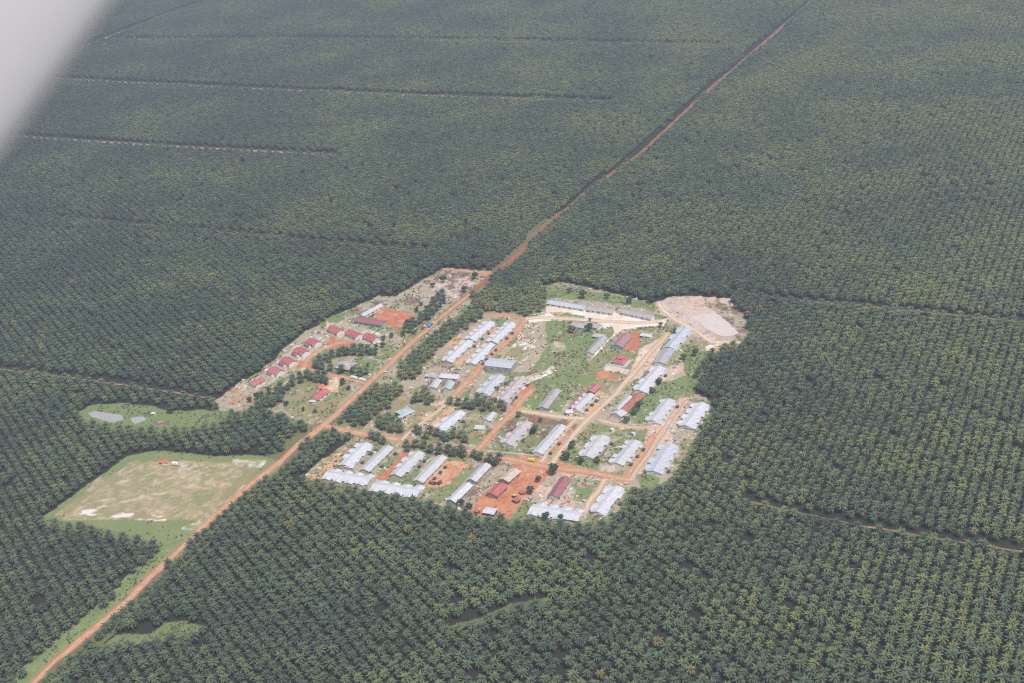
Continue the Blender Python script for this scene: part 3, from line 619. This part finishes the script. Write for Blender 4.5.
# mosque
def mosque(p):
    c = at(*p); ang = math.atan2(*(at(612.4,397)-at(631,376.5)).yx)
    r_ = empty('mosque', 'small mosque with two tiered bright red pyramid roof and pale surrounding wall', 'mosque', c, ang)
    b = MB(); b.box(-5.6,5.6,-5.6,5.6,0,3.4); obj('wall', b, WALL['white'], r_)
    def pyr(s0, s1, z0, z1):
        b = MB(); b.poly([(-s0,-s0,z0),(s0,-s0,z0),(s0,s0,z0),(-s0,s0,z0),(-s1,-s1,z1),(s1,-s1,z1),(s1,s1,z1),(-s1,s1,z1)],
                         [(3,2,1,0),(4,5,6,7),(0,1,5,4),(1,2,6,5),(2,3,7,6),(3,0,4,7)]); return b
    obj('lower_roof', pyr(7.2,3.2,3.41,5.4), R['red'], r_)
    b = MB(); b.box(-2.9,2.9,-2.9,2.9,5.41,6.4); obj('clerestory', b, WALL['white'], r_)
    up = obj('upper_roof', pyr(3.9,.3,6.41,8.8), R['red'], r_)
    b = MB(); b.cyl((0,0,8.81), .25, .05, 1.6); obj('finial', b, WHITEP, up)
    b = MB(); b.box(-10,10,-8,-8.35,0,1.1)
    for q_ in ((-9.6,9.6,-9.6,-9.3),(-9.6,9.6,9.3,9.6),(-9.6,-9.3,-9.29,9.29),(9.3,9.6,-9.29,9.29)): pass
    b = MB(); b.box(-9.6,9.6,-9.6,-9.2,0,1.1); b.box(-9.6,9.6,9.2,9.6,0,1.1); b.box(-9.6,-9.2,-9.19,9.19,0,1.1); b.box(9.2,9.6,-9.19,9.19,0,1.1)
    obj('perimeter_wall', b, CONC, r_)
    b = MB(); b.box(-8.4,8.4,-8.4,8.4,.004,.25); obj('plinth', b, CONC, r_)
mosque((620.8,362.5))

def wall_run(label, pts, hgt=1.2, mat=None):
    P = [at(*p) for p in pts]; b = MB()
    for p, q_ in zip(P[:-1], P[1:]):
        d = (q_-p); L = d.length; d.normalize(); s_ = Vector((-d.y, d.x, 0))*.15
        b.poly([p-s_, q_-s_, q_+s_, p+s_]+[v+Vector((0,0,hgt)) for v in (p-s_, q_-s_, q_+s_, p+s_)], [(0,3,2,1),(4,5,6,7),(0,1,5,4),(1,2,6,5),(2,3,7,6),(3,0,4,7)])
    tag(obj('garden_wall', b, mat or CONC), label, 'wall')
wall_run('low white wall along the cross road in front of the reddish grey row house', [(487,451),(500,452.2),(534,456)], 1.0, WHITEP)
wall_run('pale retaining wall running beside the upper lane near the patchy roofed house', [(366,357.5),(382,362)], 1.2, WHITEP)

# ------------------------------------------------------------------ vehicles
def truck(label, p, heading_px, L=8, colb=None, colc=None, grp=None, tarp=None):
    c = at(*p); q_ = at(*heading_px); ang = math.atan2(q_.y-c.y, q_.x-c.x)
    r_ = empty('truck', label, 'truck', c, ang, grp)
    b = MB(); b.box(-L/2, L/2-2.2, -1.15, 1.15, .95, 3.0); obj('cargo_box', b, colb, r_)
    b = MB(); b.prism([(-1.1,.7),(1.1,.7),(1.1,2.0),(.95,2.7),(-.95,2.7),(-1.1,2.0)], L/2-2.05, L/2); cb = obj('cab', b, colc, r_)
    b = MB(); b.box(L/2+.005, L/2+.03, -.9, .9, 1.6, 2.35); obj('windscreen', b, DARK, cb)
    b = MB(); b.box(-L/2+.1, L/2-.3, -.5, .5, .55, .69); obj('chassis', b, RUB, r_)
    wm = MB(); wm.cyl((0,-.15,0), .5, .5, .3, 12, 'y'); wm = wm.mesh('wheel'); wm.materials.append(RUB)
    for x in (-L/2+1.4, L/2-1.3):
        for y in (-1, 1): o = obj('wheel', wm, None, r_); o.location = (x, y, .5)
paint = lambda nme, c: plain(nme, c, .35, .08)
WH = paint('truck_white', (.75,.76,.78)); BL = paint('truck_blue', (.03,.3,.75)); RD = paint('truck_red', (.35,.07,.06)); YL = paint('truck_yellow', (.7,.5,.06)); DKT = paint('truck_dark', (.07,.07,.09))
truck('white box truck parked on the lane, farther from the main road', (354.5,379), (364,381), 9, WH, WH, 'white trucks by the lane')
truck('white box truck parked at the lane mouth, nearest the main road', (362.8,381), (372,383), 8, WH, WH, 'white trucks by the lane')
truck('truck with bright blue cargo box beside the main road', (430.3,326.5), (440,318), 7.5, BL, DKT)
truck('dark red truck stopped behind the bright blue one', (423.5,328.5), (433,320.5), 7, RD, WH)
truck('dark truck at the tail of the roadside queue', (414.5,333), (424,325), 7, DKT, DKT)
truck('dark truck nearest the trees in the roadside queue', (410.5,328.5), (420,320), 6, DKT, RD)
truck('yellow truck on the orange junction below the long grey row house', (532,461.5), (542,463), 6.5, YL, YL)
truck('dark maroon truck parked on the grass below the orange play yard, left of two', (433.8,484.5), (444,485.5), 5, RD, DKT)
truck('dark truck parked on the grass below the orange play yard, right of two', (439.8,484), (446,478), 5, DKT, RD)
truck('white truck parked on the football field beside the orange shelter', (175.8,465), (186,465.5), 6.5, WH, WH)
def shanty(label, p, s, mats=('rust','wood')):
    c = at(*p); r_ = empty('shanty', label, 'shanty', c, random.uniform(0, 3))
    b = MB(); b.box(-s/2+.4, s/2-.4, -s*.35, s*.35, 0, 2.3); obj('wall', b, WALL[mats[1]], r_)
    b = MB(); b.poly([(-s/2,-s*.45,2.31),(s/2,-s*.45,2.31),(s/2,s*.45,2.9),(-s/2,s*.45,2.9),(-s/2,-s*.45,2.43),(s/2,-s*.45,2.43),(s/2,s*.45,3.02),(-s/2,s*.45,3.02)],
                     [(0,3,2,1),(4,5,6,7),(0,1,5,4),(1,2,6,5),(2,3,7,6),(3,0,4,7)]); obj('roof', b, R[mats[0]], r_)
shanty('dark shack with rusty roof in the middle of the red dirt yard', (516.5,502), 6); shanty('rusty little shack higher up in the red dirt yard by a bush', (522.5,494), 4.5)
shanty('pale little lean shack beside the dark shack in the red dirt yard', (514.5,497.5), 3.6, ('cream','wood'))
shanty('tiny dark shack left of the small white roofed shed', (477.5,513), 4); shanty('little dark shack by the sandy crossing right of the middle school block', (618.5,310), 4.5, ('rust','white'))
shanty('small pale shack on the sandy edge above the blue white shed', (660,327.5), 3.6, ('grey','wood'))
shanty('small white roofed hut in the garden above the wide grey row house', (612.7,431.5), 3.8, ('white','white'))
shanty('small white roofed hut at the head of the hedge path', (634,435.5), 3.6, ('white','white'))

def dish(label, p):
    c = at(*p); r_ = empty('satellite_dish', label, 'satellite dish', c, math.radians(200), 'white satellite dishes beside the houses')
    b = MB(); b.cyl((0,0,0), .07, .06, 1.9, 6); obj('mast', b, WALL['grey'], r_)
    V = []; Fs = []; n_ = 14
    for j in range(4):
        rr = 1.25*j/3
        for i in range(n_): a_ = 2*math.pi*i/n_; V.append((rr*math.cos(a_), rr*math.sin(a_), .28*(j/3)**2))
    for j in range(3):
        for i in range(n_): Fs.append((j*n_+i, j*n_+(i+1) % n_, (j+1)*n_+(i+1) % n_, (j+1)*n_+i))
    b = MB(); b.poly(V, Fs); o = obj('reflector', b, WHITEP, r_); o.location = (0,0,1.95); o.rotation_euler = (.35,0,0)
for lab, p in (
 ('right of the white row house nearest the main road', (357.5,461)), ('near the top of that same dark garden strip', (366.5,455)),
 ('at the near corner of the row house by the red yard', (371.2,473.2)), ('in front of the left crosswise row house', (352.5,485)),
 ('at the near end of the stepped white row house', (400.5,478.5)), ('in the green garden right of the stepped row house', (405.5,477)),
 ('halfway up the green garden by the stepped row house', (416.5,470.5)), ('in front of the left end of the right crosswise row house', (374.5,491.3)),
 ('in front of the middle of the right crosswise row house', (394,495)), ('right of the patchy reddish grey row house', (525,439.5)),
 ('on the bare ground between the two palm edge houses', (675.5,434)), ('on the pale track above the sandy strip', (655.5,432.8)),
 ('at the dirt corner where the cross road ends', (626,485)), ('at the near end of the row house on the south lane', (604,519)),
 ('at the near left corner of the house on the south lane', (596,517)), ('left of the wide grey row house', (577.5,458.5)),
 ('on the meadow left of the bright white end house', (574,399.5)), ('at the tank strip below the brilliant white row', (643.5,395.5)),
 ('at the far end of the pale blue palm edge house', (675.5,441)), ('beside the crosswise blue white row house', (538.5,518))):
    dish('small white satellite dish '+lab, p)

# ------------------------------------------------------------------ trees
def palm_mesh(seed, trunk=True, nf=30):
    rd = random.Random(seed); V = []; Fs = []; age = []
    th = 5.8
    def frond(az, el, Ln, a_):
        n_ = 6; p = Vector((0,0,th)); d_el = el; pts = [p.copy()]; dirs = []
        for i in range(n_):
            d = Vector((math.cos(az)*math.cos(d_el), math.sin(az)*math.cos(d_el), math.sin(d_el))); dirs.append(d)
            p = p+d*Ln/n_; pts.append(p.copy()); d_el -= rd.uniform(.18,.34)
        side = Vector((-math.sin(az), math.cos(az), 0)); o = len(V)
        wd = [.1,.4,.6,.62,.52,.34,.05]
        for i, q_ in enumerate(pts):
            w_ = wd[i]*rd.uniform(.85,1.15); dz = Vector((0,0,-.5*w_))
            V.extend([q_+side*w_+dz, q_, q_-side*w_+dz])
        for i in range(n_):
            b_ = o+3*i; Fs.extend([(b_, b_+1, b_+4, b_+3), (b_+1, b_+2, b_+5, b_+4)]); age.extend([a_, a_])
    for i in range(nf):
        t = i/nf; az = i*2.39996+rd.uniform(-.2,.2); el = 1.3-1.7*t+rd.uniform(-.12,.12)
        frond(az, el, rd.uniform(4.1,5.2)*(.75 if t < .12 else 1), 0.0 if t < .6 else (.25 if t < .88 else rd.choice((.3,.6,.9))))
    crown = (V[:], Fs[:], age[:])
    n_ = 7; T = MB(); T.cyl((0,0,0), .42, .32, th+.2, n_)
    return crown, T
def crown_mesh(name, cr, mat):
    me = bpy.data.meshes.new(name); me.from_pydata(cr[0], [], cr[1]); me.update()
    at_ = me.attributes.new('leafage', 'FLOAT', 'FACE'); at_.data.foreach_set('value', cr[2]); me.materials.append(mat); return me
PAL = [palm_mesh(k, nf=24+k % 4*3) for k in range(10)]
crowns = [crown_mesh('crown', p[0], PALM) for p in PAL]; tme = PAL[0][1].mesh('trunk'); tme.materials.append(TRUNK)
def joined(cr, T):
    nv = len(cr[0]); me = bpy.data.meshes.new('palm'); me.from_pydata(list(cr[0])+T.v, [], list(cr[1])+[tuple(i+nv for i in q_) for q_ in T.f]); me.update()
    at_ = me.attributes.new('leafage', 'FLOAT', 'FACE'); at_.data.foreach_set('value', list(cr[2])+[0.0]*len(T.f))
    me.materials.append(PALM); me.materials.append(TRUNK)
    me.polygons.foreach_set('material_index', [0]*len(cr[1])+[1]*len(T.f)); return me
proto = bpy.data.collections.new('palm_sources')
for i, p in enumerate(PAL): proto.objects.link(bpy.data.objects.new('palm_source', joined(*p)))

# planting lattice: 9 m triangle, rows run parallel to the main road
d2 = Rm @ np.array([1220-512, 341.5+368, -F]); d2 = d2[:2]/np.linalg.norm(d2[:2]); d1 = np.array([d2[1], -d2[0]])
ii, jj = np.meshgrid(np.arange(-700, 700), np.arange(-800, 800))
lx = (jj*9.6+(ii % 2)*4.8); ly = ii*8.3
X = lx*d2[0]+ly*d1[0]; Y = lx*d2[1]+ly*d1[1]+2600
X = X.ravel(); Y = Y.ravel(); k_ = (Y > 450) & (Y < 6500); X = X[k_]; Y = Y[k_]
X = X+rng.normal(0, .6, X.shape); Y = Y+rng.normal(0, .6, X.shape)
px0, py0 = proj(X, Y, 4.0); k_ = (px0 > -45) & (px0 < 1070) & (py0 > -22) & (py0 < 725); X, Y = X[k_], Y[k_]
b0 = proj(X, Y, 0.0); b1 = proj(X, Y, 5.0)
def hit(poly, either=True):
    a_ = inpoly(b0[0], b0[1], poly); c_ = inpoly(b1[0], b1[1], poly); return (a_ | c_) if either else a_
clear = np.zeros(X.shape, bool)
for i_, p_ in enumerate(CLEAR): clear |= hit(p_, i_ < 4)
for p_ in STRIPS: clear &= ~inpoly(b0[0], b0[1], [(x, y+3) for x, y in p_])
gap = vnoise(X, Y, 30, 3)
for k, v in ROADS.items():
    dd, _ = dist_line(X, Y, RG[k]); lim = np.full(X.shape, v[2]*1.0)
    if k == 'main_road':
        q1, q2 = at(650,146), at(766,42)
        lim -= np.clip((Y-RG[k][19].y)/300, 0, 1)*3.6*((np.hypot(X-q1.x, Y-q1.y) > 65) & (np.hypot(X-q2.x, Y-q2.y) > 110))
    clear |= dd < lim
for k, v in FARROADS.items():
    dd, _ = dist_line(X, Y, FG[k]); clear |= dd < v[2]+(vnoise(X, Y, 60, 4)-.5)*2.5
EX, EY = [], []
for si in (2,3,4,5,6,7,8,9,11,12,13):
    sp = [at(x, y) for x, y in STRIPS[si]]; x0, x1, y0, y1 = min(p.x for p in sp), max(p.x for p in sp), min(p.y for p in sp), max(p.y for p in sp)
    got = []
    for _ in range(500):
        x, y = random.uniform(x0, x1), random.uniform(y0, y1)
        if not inpoly(np.array([x]), np.array([y]), [(p.x, p.y) for p in sp])[0]: continue
        if any((x-a)**2+(y-b)**2 < 49 for a, b in got): continue
        if any(dist_line(np.array([x]), np.array([y]), RG[k])[0][0] < v[1]+2.2 for k, v in ROADS.items()): continue
        bad = False
        for root, c, ang, L, w_, _l in BUILT:
            u = (x-c.x)*math.cos(ang)+(y-c.y)*math.sin(ang); v_ = -(x-c.x)*math.sin(ang)+(y-c.y)*math.cos(ang)
            if abs(u) < L/2+3 and abs(v_) < w_/2+3.5: bad = True
        if not bad: got.append((x, y)); clear |= np.hypot(X-x, Y-y) < 6
    EX += [g_[0] for g_ in got]; EY += [g_[1] for g_ in got]
dd, ss = dist_line(X, Y, RG['main_road']); clear |= (ss > 0) & (dd < 11) & (b0[1] > 535)
for root, c, ang, L, w_, _ in BUILT:
    dx, dy = X-c.x, Y-c.y; u = dx*math.cos(ang)+dy*math.sin(ang); v_ = -dx*math.sin(ang)+dy*math.cos(ang)
    clear |= (abs(u) < L/2+4) & (abs(v_) < w_/2+5)
clear |= rng.random(X.shape) < .012
X, Y = np.append(X[~clear], EX), np.append(Y[~clear], EY)
near = np.hypot(np.hypot(X, Y), H-8); vx, vy = proj(X, Y, 8.0)
inv = (vx > 4) & (vx < 1020) & (vy > 8) & (vy < 676); order = np.argsort(np.where(inv, near, 1e9)); pick = order[:300]
vigour = fbm(X, Y, 160, 50, 3); scl = .92+.3*(vigour-.4)+rng.normal(0, .09, X.shape); scl = np.clip(scl+.13, .7, 1.35)
rot = rng.random(X.shape)*6.283; var = rng.integers(0, 10, X.shape)
for c_, i in enumerate(pick):
    t = empty('oil_palm', 'large star crowned oil palm, among the nearest ones in the bottom right corner', 'palm tree', (float(X[i]), float(Y[i]), 0), float(rot[i]), 'nearest oil palms of the plantation')
    t.scale = (float(scl[i]),)*3
    obj('crown', crowns[var[i]], None, t); obj('trunk', tme, None, t)
rest = np.setdiff1d(np.arange(len(X)), pick)

def scatter(name, Xs, Ys, rots, scs, idx_, coll, **tg):
    me = bpy.data.meshes.new(name); n_ = len(Xs); me.vertices.add(n_)
    me.vertices.foreach_set('co', np.stack([Xs, Ys, np.zeros(n_)], -1).astype(np.float32).ravel())
    for nm, dat, ty in (('rot', rots, 'FLOAT'), ('scl', scs, 'FLOAT'), ('pick', idx_, 'INT')):
        a_ = me.attributes.new(nm, ty, 'POINT'); a_.data.foreach_set('value', np.asarray(dat, dtype=np.int32 if ty == 'INT' else np.float32))
    me.update()
    o = obj(name, me); G = bpy.data.node_groups.new(name+'_nodes', 'GeometryNodeTree')
    G.interface.new_socket('Geometry', in_out='INPUT', socket_type='NodeSocketGeometry'); G.interface.new_socket('Geometry', in_out='OUTPUT', socket_type='NodeSocketGeometry')
    N, L = G.nodes, G.links
    gi, go = N.new('NodeGroupInput'), N.new('NodeGroupOutput'); ip = N.new('GeometryNodeInstanceOnPoints'); ci = N.new('GeometryNodeCollectionInfo')
    ci.inputs['Collection'].default_value = coll; ci.inputs['Separate Children'].default_value = True; ci.inputs['Reset Children'].default_value = True
    def attr(nm, ty):
        k = N.new('GeometryNodeInputNamedAttribute'); k.data_type = ty; k.inputs[0].default_value = nm; return k.outputs[0]
    cx = N.new('ShaderNodeCombineXYZ'); L.new(attr('rot', 'FLOAT'), cx.inputs[2]); cs = N.new('ShaderNodeCombineXYZ'); s_ = attr('scl', 'FLOAT')
    for i in range(3): L.new(s_, cs.inputs[i])
    er = N.new('FunctionNodeEulerToRotation'); L.new(cx.outputs[0], er.inputs[0])
    L.new(gi.outputs[0], ip.inputs['Points']); L.new(ci.outputs[0], ip.inputs['Instance']); ip.inputs['Pick Instance'].default_value = True
    L.new(attr('pick', 'INT'), ip.inputs['Instance Index']); L.new(er.outputs[0], ip.inputs['Rotation']); L.new(cs.outputs[0], ip.inputs['Scale'])
    L.new(ip.outputs[0], go.inputs[0]); md = o.modifiers.new('scatter', 'NODES'); md.node_group = G
    tag(o, **tg); return o
scatter('palm_plantation', X[rest], Y[rest], rot[rest], scl[rest], var[rest], proto, label='vast dark green oil palm plantation in ruler straight rows around the village', cat='plantation', kind='stuff')
print('palms', len(X))

def leafy_mesh(seed, n_=170, rx=2.6, rz=2.3, zc=3.6, leaf=.8, mat=LEAF):
    rd = random.Random(seed); V = []; Fs = []
    lobes = [Vector((rd.uniform(-1,1)*rx*.5, rd.uniform(-1,1)*rx*.5, zc+rd.uniform(-.6,.8)*rz*.5)) for _ in range(5)]
    for i in range(n_):
        c = rd.choice(lobes); d = Vector((rd.gauss(0,1), rd.gauss(0,1), rd.gauss(0,1))).normalized(); p = c+Vector((d.x*rx*.6, d.y*rx*.6, d.z*rz*.55))*rd.uniform(.5,1.05)
        u = Vector((rd.gauss(0,1), rd.gauss(0,1), rd.gauss(0,.5))).normalized(); v_ = u.cross(d if abs(u.dot(d)) < .9 else Vector((0,0,1))).normalized(); s_ = leaf*rd.uniform(.5,1)
        o = len(V); V += [p+u*s_, p+v_*s_*.7, p-u*s_, p-v_*s_*.7]; Fs.append((o, o+1, o+2, o+3))
    b = MB(); b.poly(V, Fs); me = b.mesh('crown'); me.materials.append(mat); return me
TC = [leafy_mesh(k) for k in range(4)]
tb = MB(); tb.cyl((0,0,0), .25, .12, 3.4, 6); tb.poly([(0,0,2.2),(.15,0,2.2),(1.4,.5,3.7),(0,.15,2.3)], [(0,1,2),(0,2,3),(0,3,1)]); tb.poly([(0,0,2),(-.15,0,2.1),(-1.2,-.7,3.6),(0,-.15,2.2)], [(0,2,1),(0,3,2),(0,1,3)])
tb = tb.mesh('trunk'); tb.materials.append(BARK)
def tree(lab, p, s):
    t = empty('broadleaf_tree', lab, 'tree', at(*p), random.uniform(0, 6)); t.scale = (s, s, s*random.uniform(.9,1.15))
    obj('crown', random.choice(TC), None, t); obj('trunk', tb, None, t)
for lab, p, s in (
 ('dark round tree at the left end of the grey roofed house below the sandy square', (572.5,333), 1.6), ('dark tree between the two grey roofed houses below the sandy square', (589,331.5), 1.7),
 ('small round tree on the sand above the two grey roofed houses', (590.5,321.5), .8), ('tall dark tree behind the leftmost school block, nearer its middle', (583,299), 1.8),
 ('dark slender tree behind the left end of the leftmost school block', (569.5,293), 1.2), ('round grey green tree behind the middle school block', (607.5,299), 1.3),
 ('bushy tree behind the rightmost school block, left of its centre', (630,303.5), 1.5), ('light green tree at the forest edge behind the rightmost school block', (651,303), 1.5),
 ('dark bush tree on the sandy edge right of the rightmost school block', (660.5,326.5), 1.0), ('brownish dark tree at the head of the light blue row house', (674,333.5), 1.0),
 ('large dark tree at the corner of the maroon hall by the orange junction', (553,475), 2.0), ('green bush tree right of the red dirt yard, upper of two', (539,482), 1.2),
 ('green bush tree right of the red dirt yard, lower of two', (531,494), 1.5), ('dark tree in front of the crosswise blue white row house', (545.5,520), 1.4),
 ('small tree in front of the right part of the crosswise blue white row house', (561.5,521), 1.1), ('dark bush tree at the north corner of the walled plot', (519.5,418), 1.2),
 ('tall bush beside the reddish grey row house on the green strip', (534.5,434), 1.6), ('small tree between the reddish and the plain grey row houses', (541,422), .9),
 ('dense bush tree left of the wide grey row house, upper', (572.5,449), 1.5), ('dense bush tree left of the wide grey row house, lower', (566.5,460), 1.6),
 ('low bush at the near end of the wide grey row house', (581,465), 1.3), ('leafy tree at the near right corner of the wide grey row house', (597,463), 1.2),
 ('garden tree behind the rust brown row house, upper', (640,409), 1.5), ('garden tree behind the rust brown row house, middle', (634.5,415), 1.6), ('garden tree behind the rust brown row house, lower', (627,423), 1.4),
 ('dark shrub tree behind the brilliant white row house', (659,385), 1.4), ('shrub tree under the brilliant white row, near its lower end', (652,393.5), 1.2),
 ('tree on the grassy slope below the silt basin bank', (684,360), 1.3), ('slope tree nearest the palms under the silt basin', (695,356), 1.5),
 ('tree on the bare slope left of the clearing lane, topmost', (443.5,283), 1.6), ('dark tree alone in the cleared ground above the red court', (433,287.5), 1.2),
 ('tall dark tree left of the clearing by the upper main road', (465,292), 1.6), ('dark tree at the mouth of the upper lane by the main road', (476,279), 1.7),
 ('tree at the right corner of the red court', (416.5,312), 1.1), ('small dark tree above the right corner of the red court', (422,306), 1.0),
 ('roadside tree left of the truck queue, nearest', (404,336), 1.3), ('roadside tree left of the truck queue, beside the dark truck', (407,325), 1.2),
 ('tree behind the bright blue truck', (429,318), 1.3), ('bush tree right of the rightmost red roofed house', (384,341), 1.2), ('bush tree between the lane and the main road, upper', (392,338), 1.2),
 ('dark garden tree between the lane and the main road, middle', (383,348), 1.3), ('dark garden tree between the lane and the main road, lower', (376,356), 1.1),
 ('single small tree on the lawn right of the patchy roofed house', (368,367.5), .9), ('tree left of the driveway of the large red roofed house', (343,385), 1.4),
 ('tree right of the driveway near the main road', (349,390), 1.0), ('tree by the waste plot left of the lowest diagonal house', (250,402), 1.3), ('second tree of the waste plot, nearer the lane', (258,400), 1.5),
 ('lone tree on the lawn left of the large red roofed house', (286.5,406), 1.0), ('small lawn tree in front of the large red roofed house', (304,411), .8), ('small lawn tree near the main road below the large red roofed house', (315,413), .8),
 ('tree beside the broad greenish house, on its left', (396.5,417), .8), ('small tree between the broad greenish house and the palms', (412.5,404), .8),
 ('bush at the near end of the weathered pinkish row house', (495,402.5), 1.0), ('yard tree behind the blue grey row house', (497,390.5), 1.0),
 ('hedge tree below the bright white barrack', (462,507), 1.3), ('hedge tree below the bright white barrack, farther right', (470,509), 1.2), ('tree right of the tiny pond hut', (170,414), 1.6)):
    tree(lab, p, s)

# shrubs, grass tufts and litter that nobody could count
def pickpts(wmap, n_):
    w_ = wmap.ravel(); w_ = w_/w_.sum(); i = rng.choice(len(w_), n_, p=w_); return GX.ravel()[i]+rng.uniform(-.6,.6,n_), GY.ravel()[i]+rng.uniform(-.6,.6,n_)
def off_buildings(x, y):
    k = np.ones(x.shape, bool); u_, v_ = proj(x, y, 0.0)
    for p_ in WATERS: k &= ~(inpoly(u_, v_, p_) | inpoly(u_, v_-1.5, p_))
    for root, c, ang, L, w_, _ in BUILT:
        dx, dy = x-c.x, y-c.y; u = dx*math.cos(ang)+dy*math.sin(ang); v_ = -dx*math.sin(ang)+dy*math.cos(ang); k &= ~((abs(u) < L/2+.8) & (abs(v_) < w_/2+1.2))
    for kk, v in ROADS.items():
        d_, _ = dist_line(x, y, RG[kk]); k &= d_ > v[1]+.8
    return k
sh = bpy.data.collections.new('shrub_sources')
for k in range(3): sh.objects.link(bpy.data.objects.new('shrub_source', leafy_mesh(50+k, 60, 1.0, .8, .55, .5, SHRUB)))
WATERS = [px((650,285), 7.877, [(430,250),(500,215),(560,250),(640,320),(700,375),(620,405),(520,395),(430,335),(350,275),(330,255),(380,240)]), px((70,390), 5.389, [(95,125),(130,112),(280,135),(292,158),(240,174),(180,166),(110,142)]), px((70,390), 5.389, [(325,150),(400,143),(412,160),(350,184),(330,170)])]
for p_ in WATERS: m_ = inpoly(PX, PY, p_) | inpoly(PX, PY-1.5, p_) | inpoly(PX+2, PY, p_); GREEN[m_] = 0; RUBBLE[m_] = 0
gm = GREEN*(np.clip((NB-.42)*6, 0, 1)+.05); xx, yy = pickpts(gm, 5200); k = off_buildings(xx, yy); xx, yy = xx[k], yy[k]
scatter('undergrowth', xx, yy, rng.random(len(xx))*6.28, rng.uniform(.45,1.15,len(xx)), rng.integers(0,3,len(xx)), sh, label='green scrub and garden plants between the houses and in clearings', cat='undergrowth', kind='stuff')
ru = bpy.data.collections.new('litter_sources')
for k, mt in enumerate((WHITEP, WALL['cream'], WALL['wood'], R['rust'], WALL['grey'])):
    b = MB(); rd = random.Random(k)
    for _ in range(4):
        x, y, s_, t_ = rd.uniform(-1.2,1.2), rd.uniform(-1.2,1.2), rd.uniform(.25,.8), rd.uniform(.15,.5); b.box(x-s_, x+s_, y-s_*t_*2, y+s_*t_*2, 0, t_+rd.random()*.2)
    me = b.mesh('litter'); me.materials.append(mt); ru.objects.link(bpy.data.objects.new('litter_source', me))
gm = RUBBLE*(np.clip((NS-.45)*6, 0, 1)+.1); xx, yy = pickpts(gm, 2200); k = off_buildings(xx, yy); xx, yy = xx[k], yy[k]
scatter('yard_litter', xx, yy, rng.random(len(xx))*6.28, rng.uniform(.5,1.3,len(xx)), rng.integers(0,5,len(xx)), ru, label='scattered boards, rubble and bric-a-brac littering the yards', cat='litter', kind='stuff')

# ------------------------------------------------------------------ the aircraft's strut beside the lens
def camw(px_, py_, dist):
    d = Rm @ np.array([(px_-512)/F, (341.5-py_)/F, -1.0]); return Vector(map(float, d*dist))+Vector((0, 0, H))
DS = .5
e0, e1 = camw(119,0,DS), camw(0,163,DS); ax = (e1-e0).normalized(); view = (e0-Vector((0,0,H))).normalized()
inn = ax.cross(view).normalized();
if (camw(0,0,DS)-e0).dot(inn) < 0: inn = -inn
b = MB(); nb = 40; ra, rb = .075, .014; mid = (e0+e1)/2+inn*ra; vd = ax.cross(inn).normalized()
ringA, ringB = [], []
for i in range(nb):
    t_ = 2*math.pi*i/nb; off = inn*ra*math.cos(t_)+vd*rb*math.sin(t_); ringA.append(mid-ax*1.3+off); ringB.append(mid+ax*1.3+off)
b.poly(ringA+ringB, [tuple(range(nb)), tuple(range(nb, 2*nb))[::-1]]+[(i, i+nb, (i+1) % nb+nb, (i+1) % nb) for i in range(nb)])
st = obj('wing_strut', b, plain('strut_paint', (.47,.46,.46), .5, .02)); tag(st, 'blurred white aircraft wing strut crossing the top left corner', 'aircraft strut')
for p_ in st.data.polygons: p_.use_smooth = len(p_.vertices) == 4

# ------------------------------------------------------------------ air
hz = MB(); hz.box(-7100,7100,-2600,9600,-1.1,640); hm = bpy.data.materials.new('haze_air'); hm.use_nodes = True
N, L = hm.node_tree.nodes, hm.node_tree.links; N.clear(); out = N.new('ShaderNodeOutputMaterial'); pv = N.new('ShaderNodeVolumePrincipled')
pv.inputs['Color'].default_value = (.76,.86,1,1); pv.inputs['Density'].default_value = .00015; pv.inputs['Anisotropy'].default_value = .2
L.new(pv.outputs[0], out.inputs['Volume'])
tag(obj('haze', hz, hm), 'thin bluish humid air veiling the distant plantation', 'haze', kind='stuff')
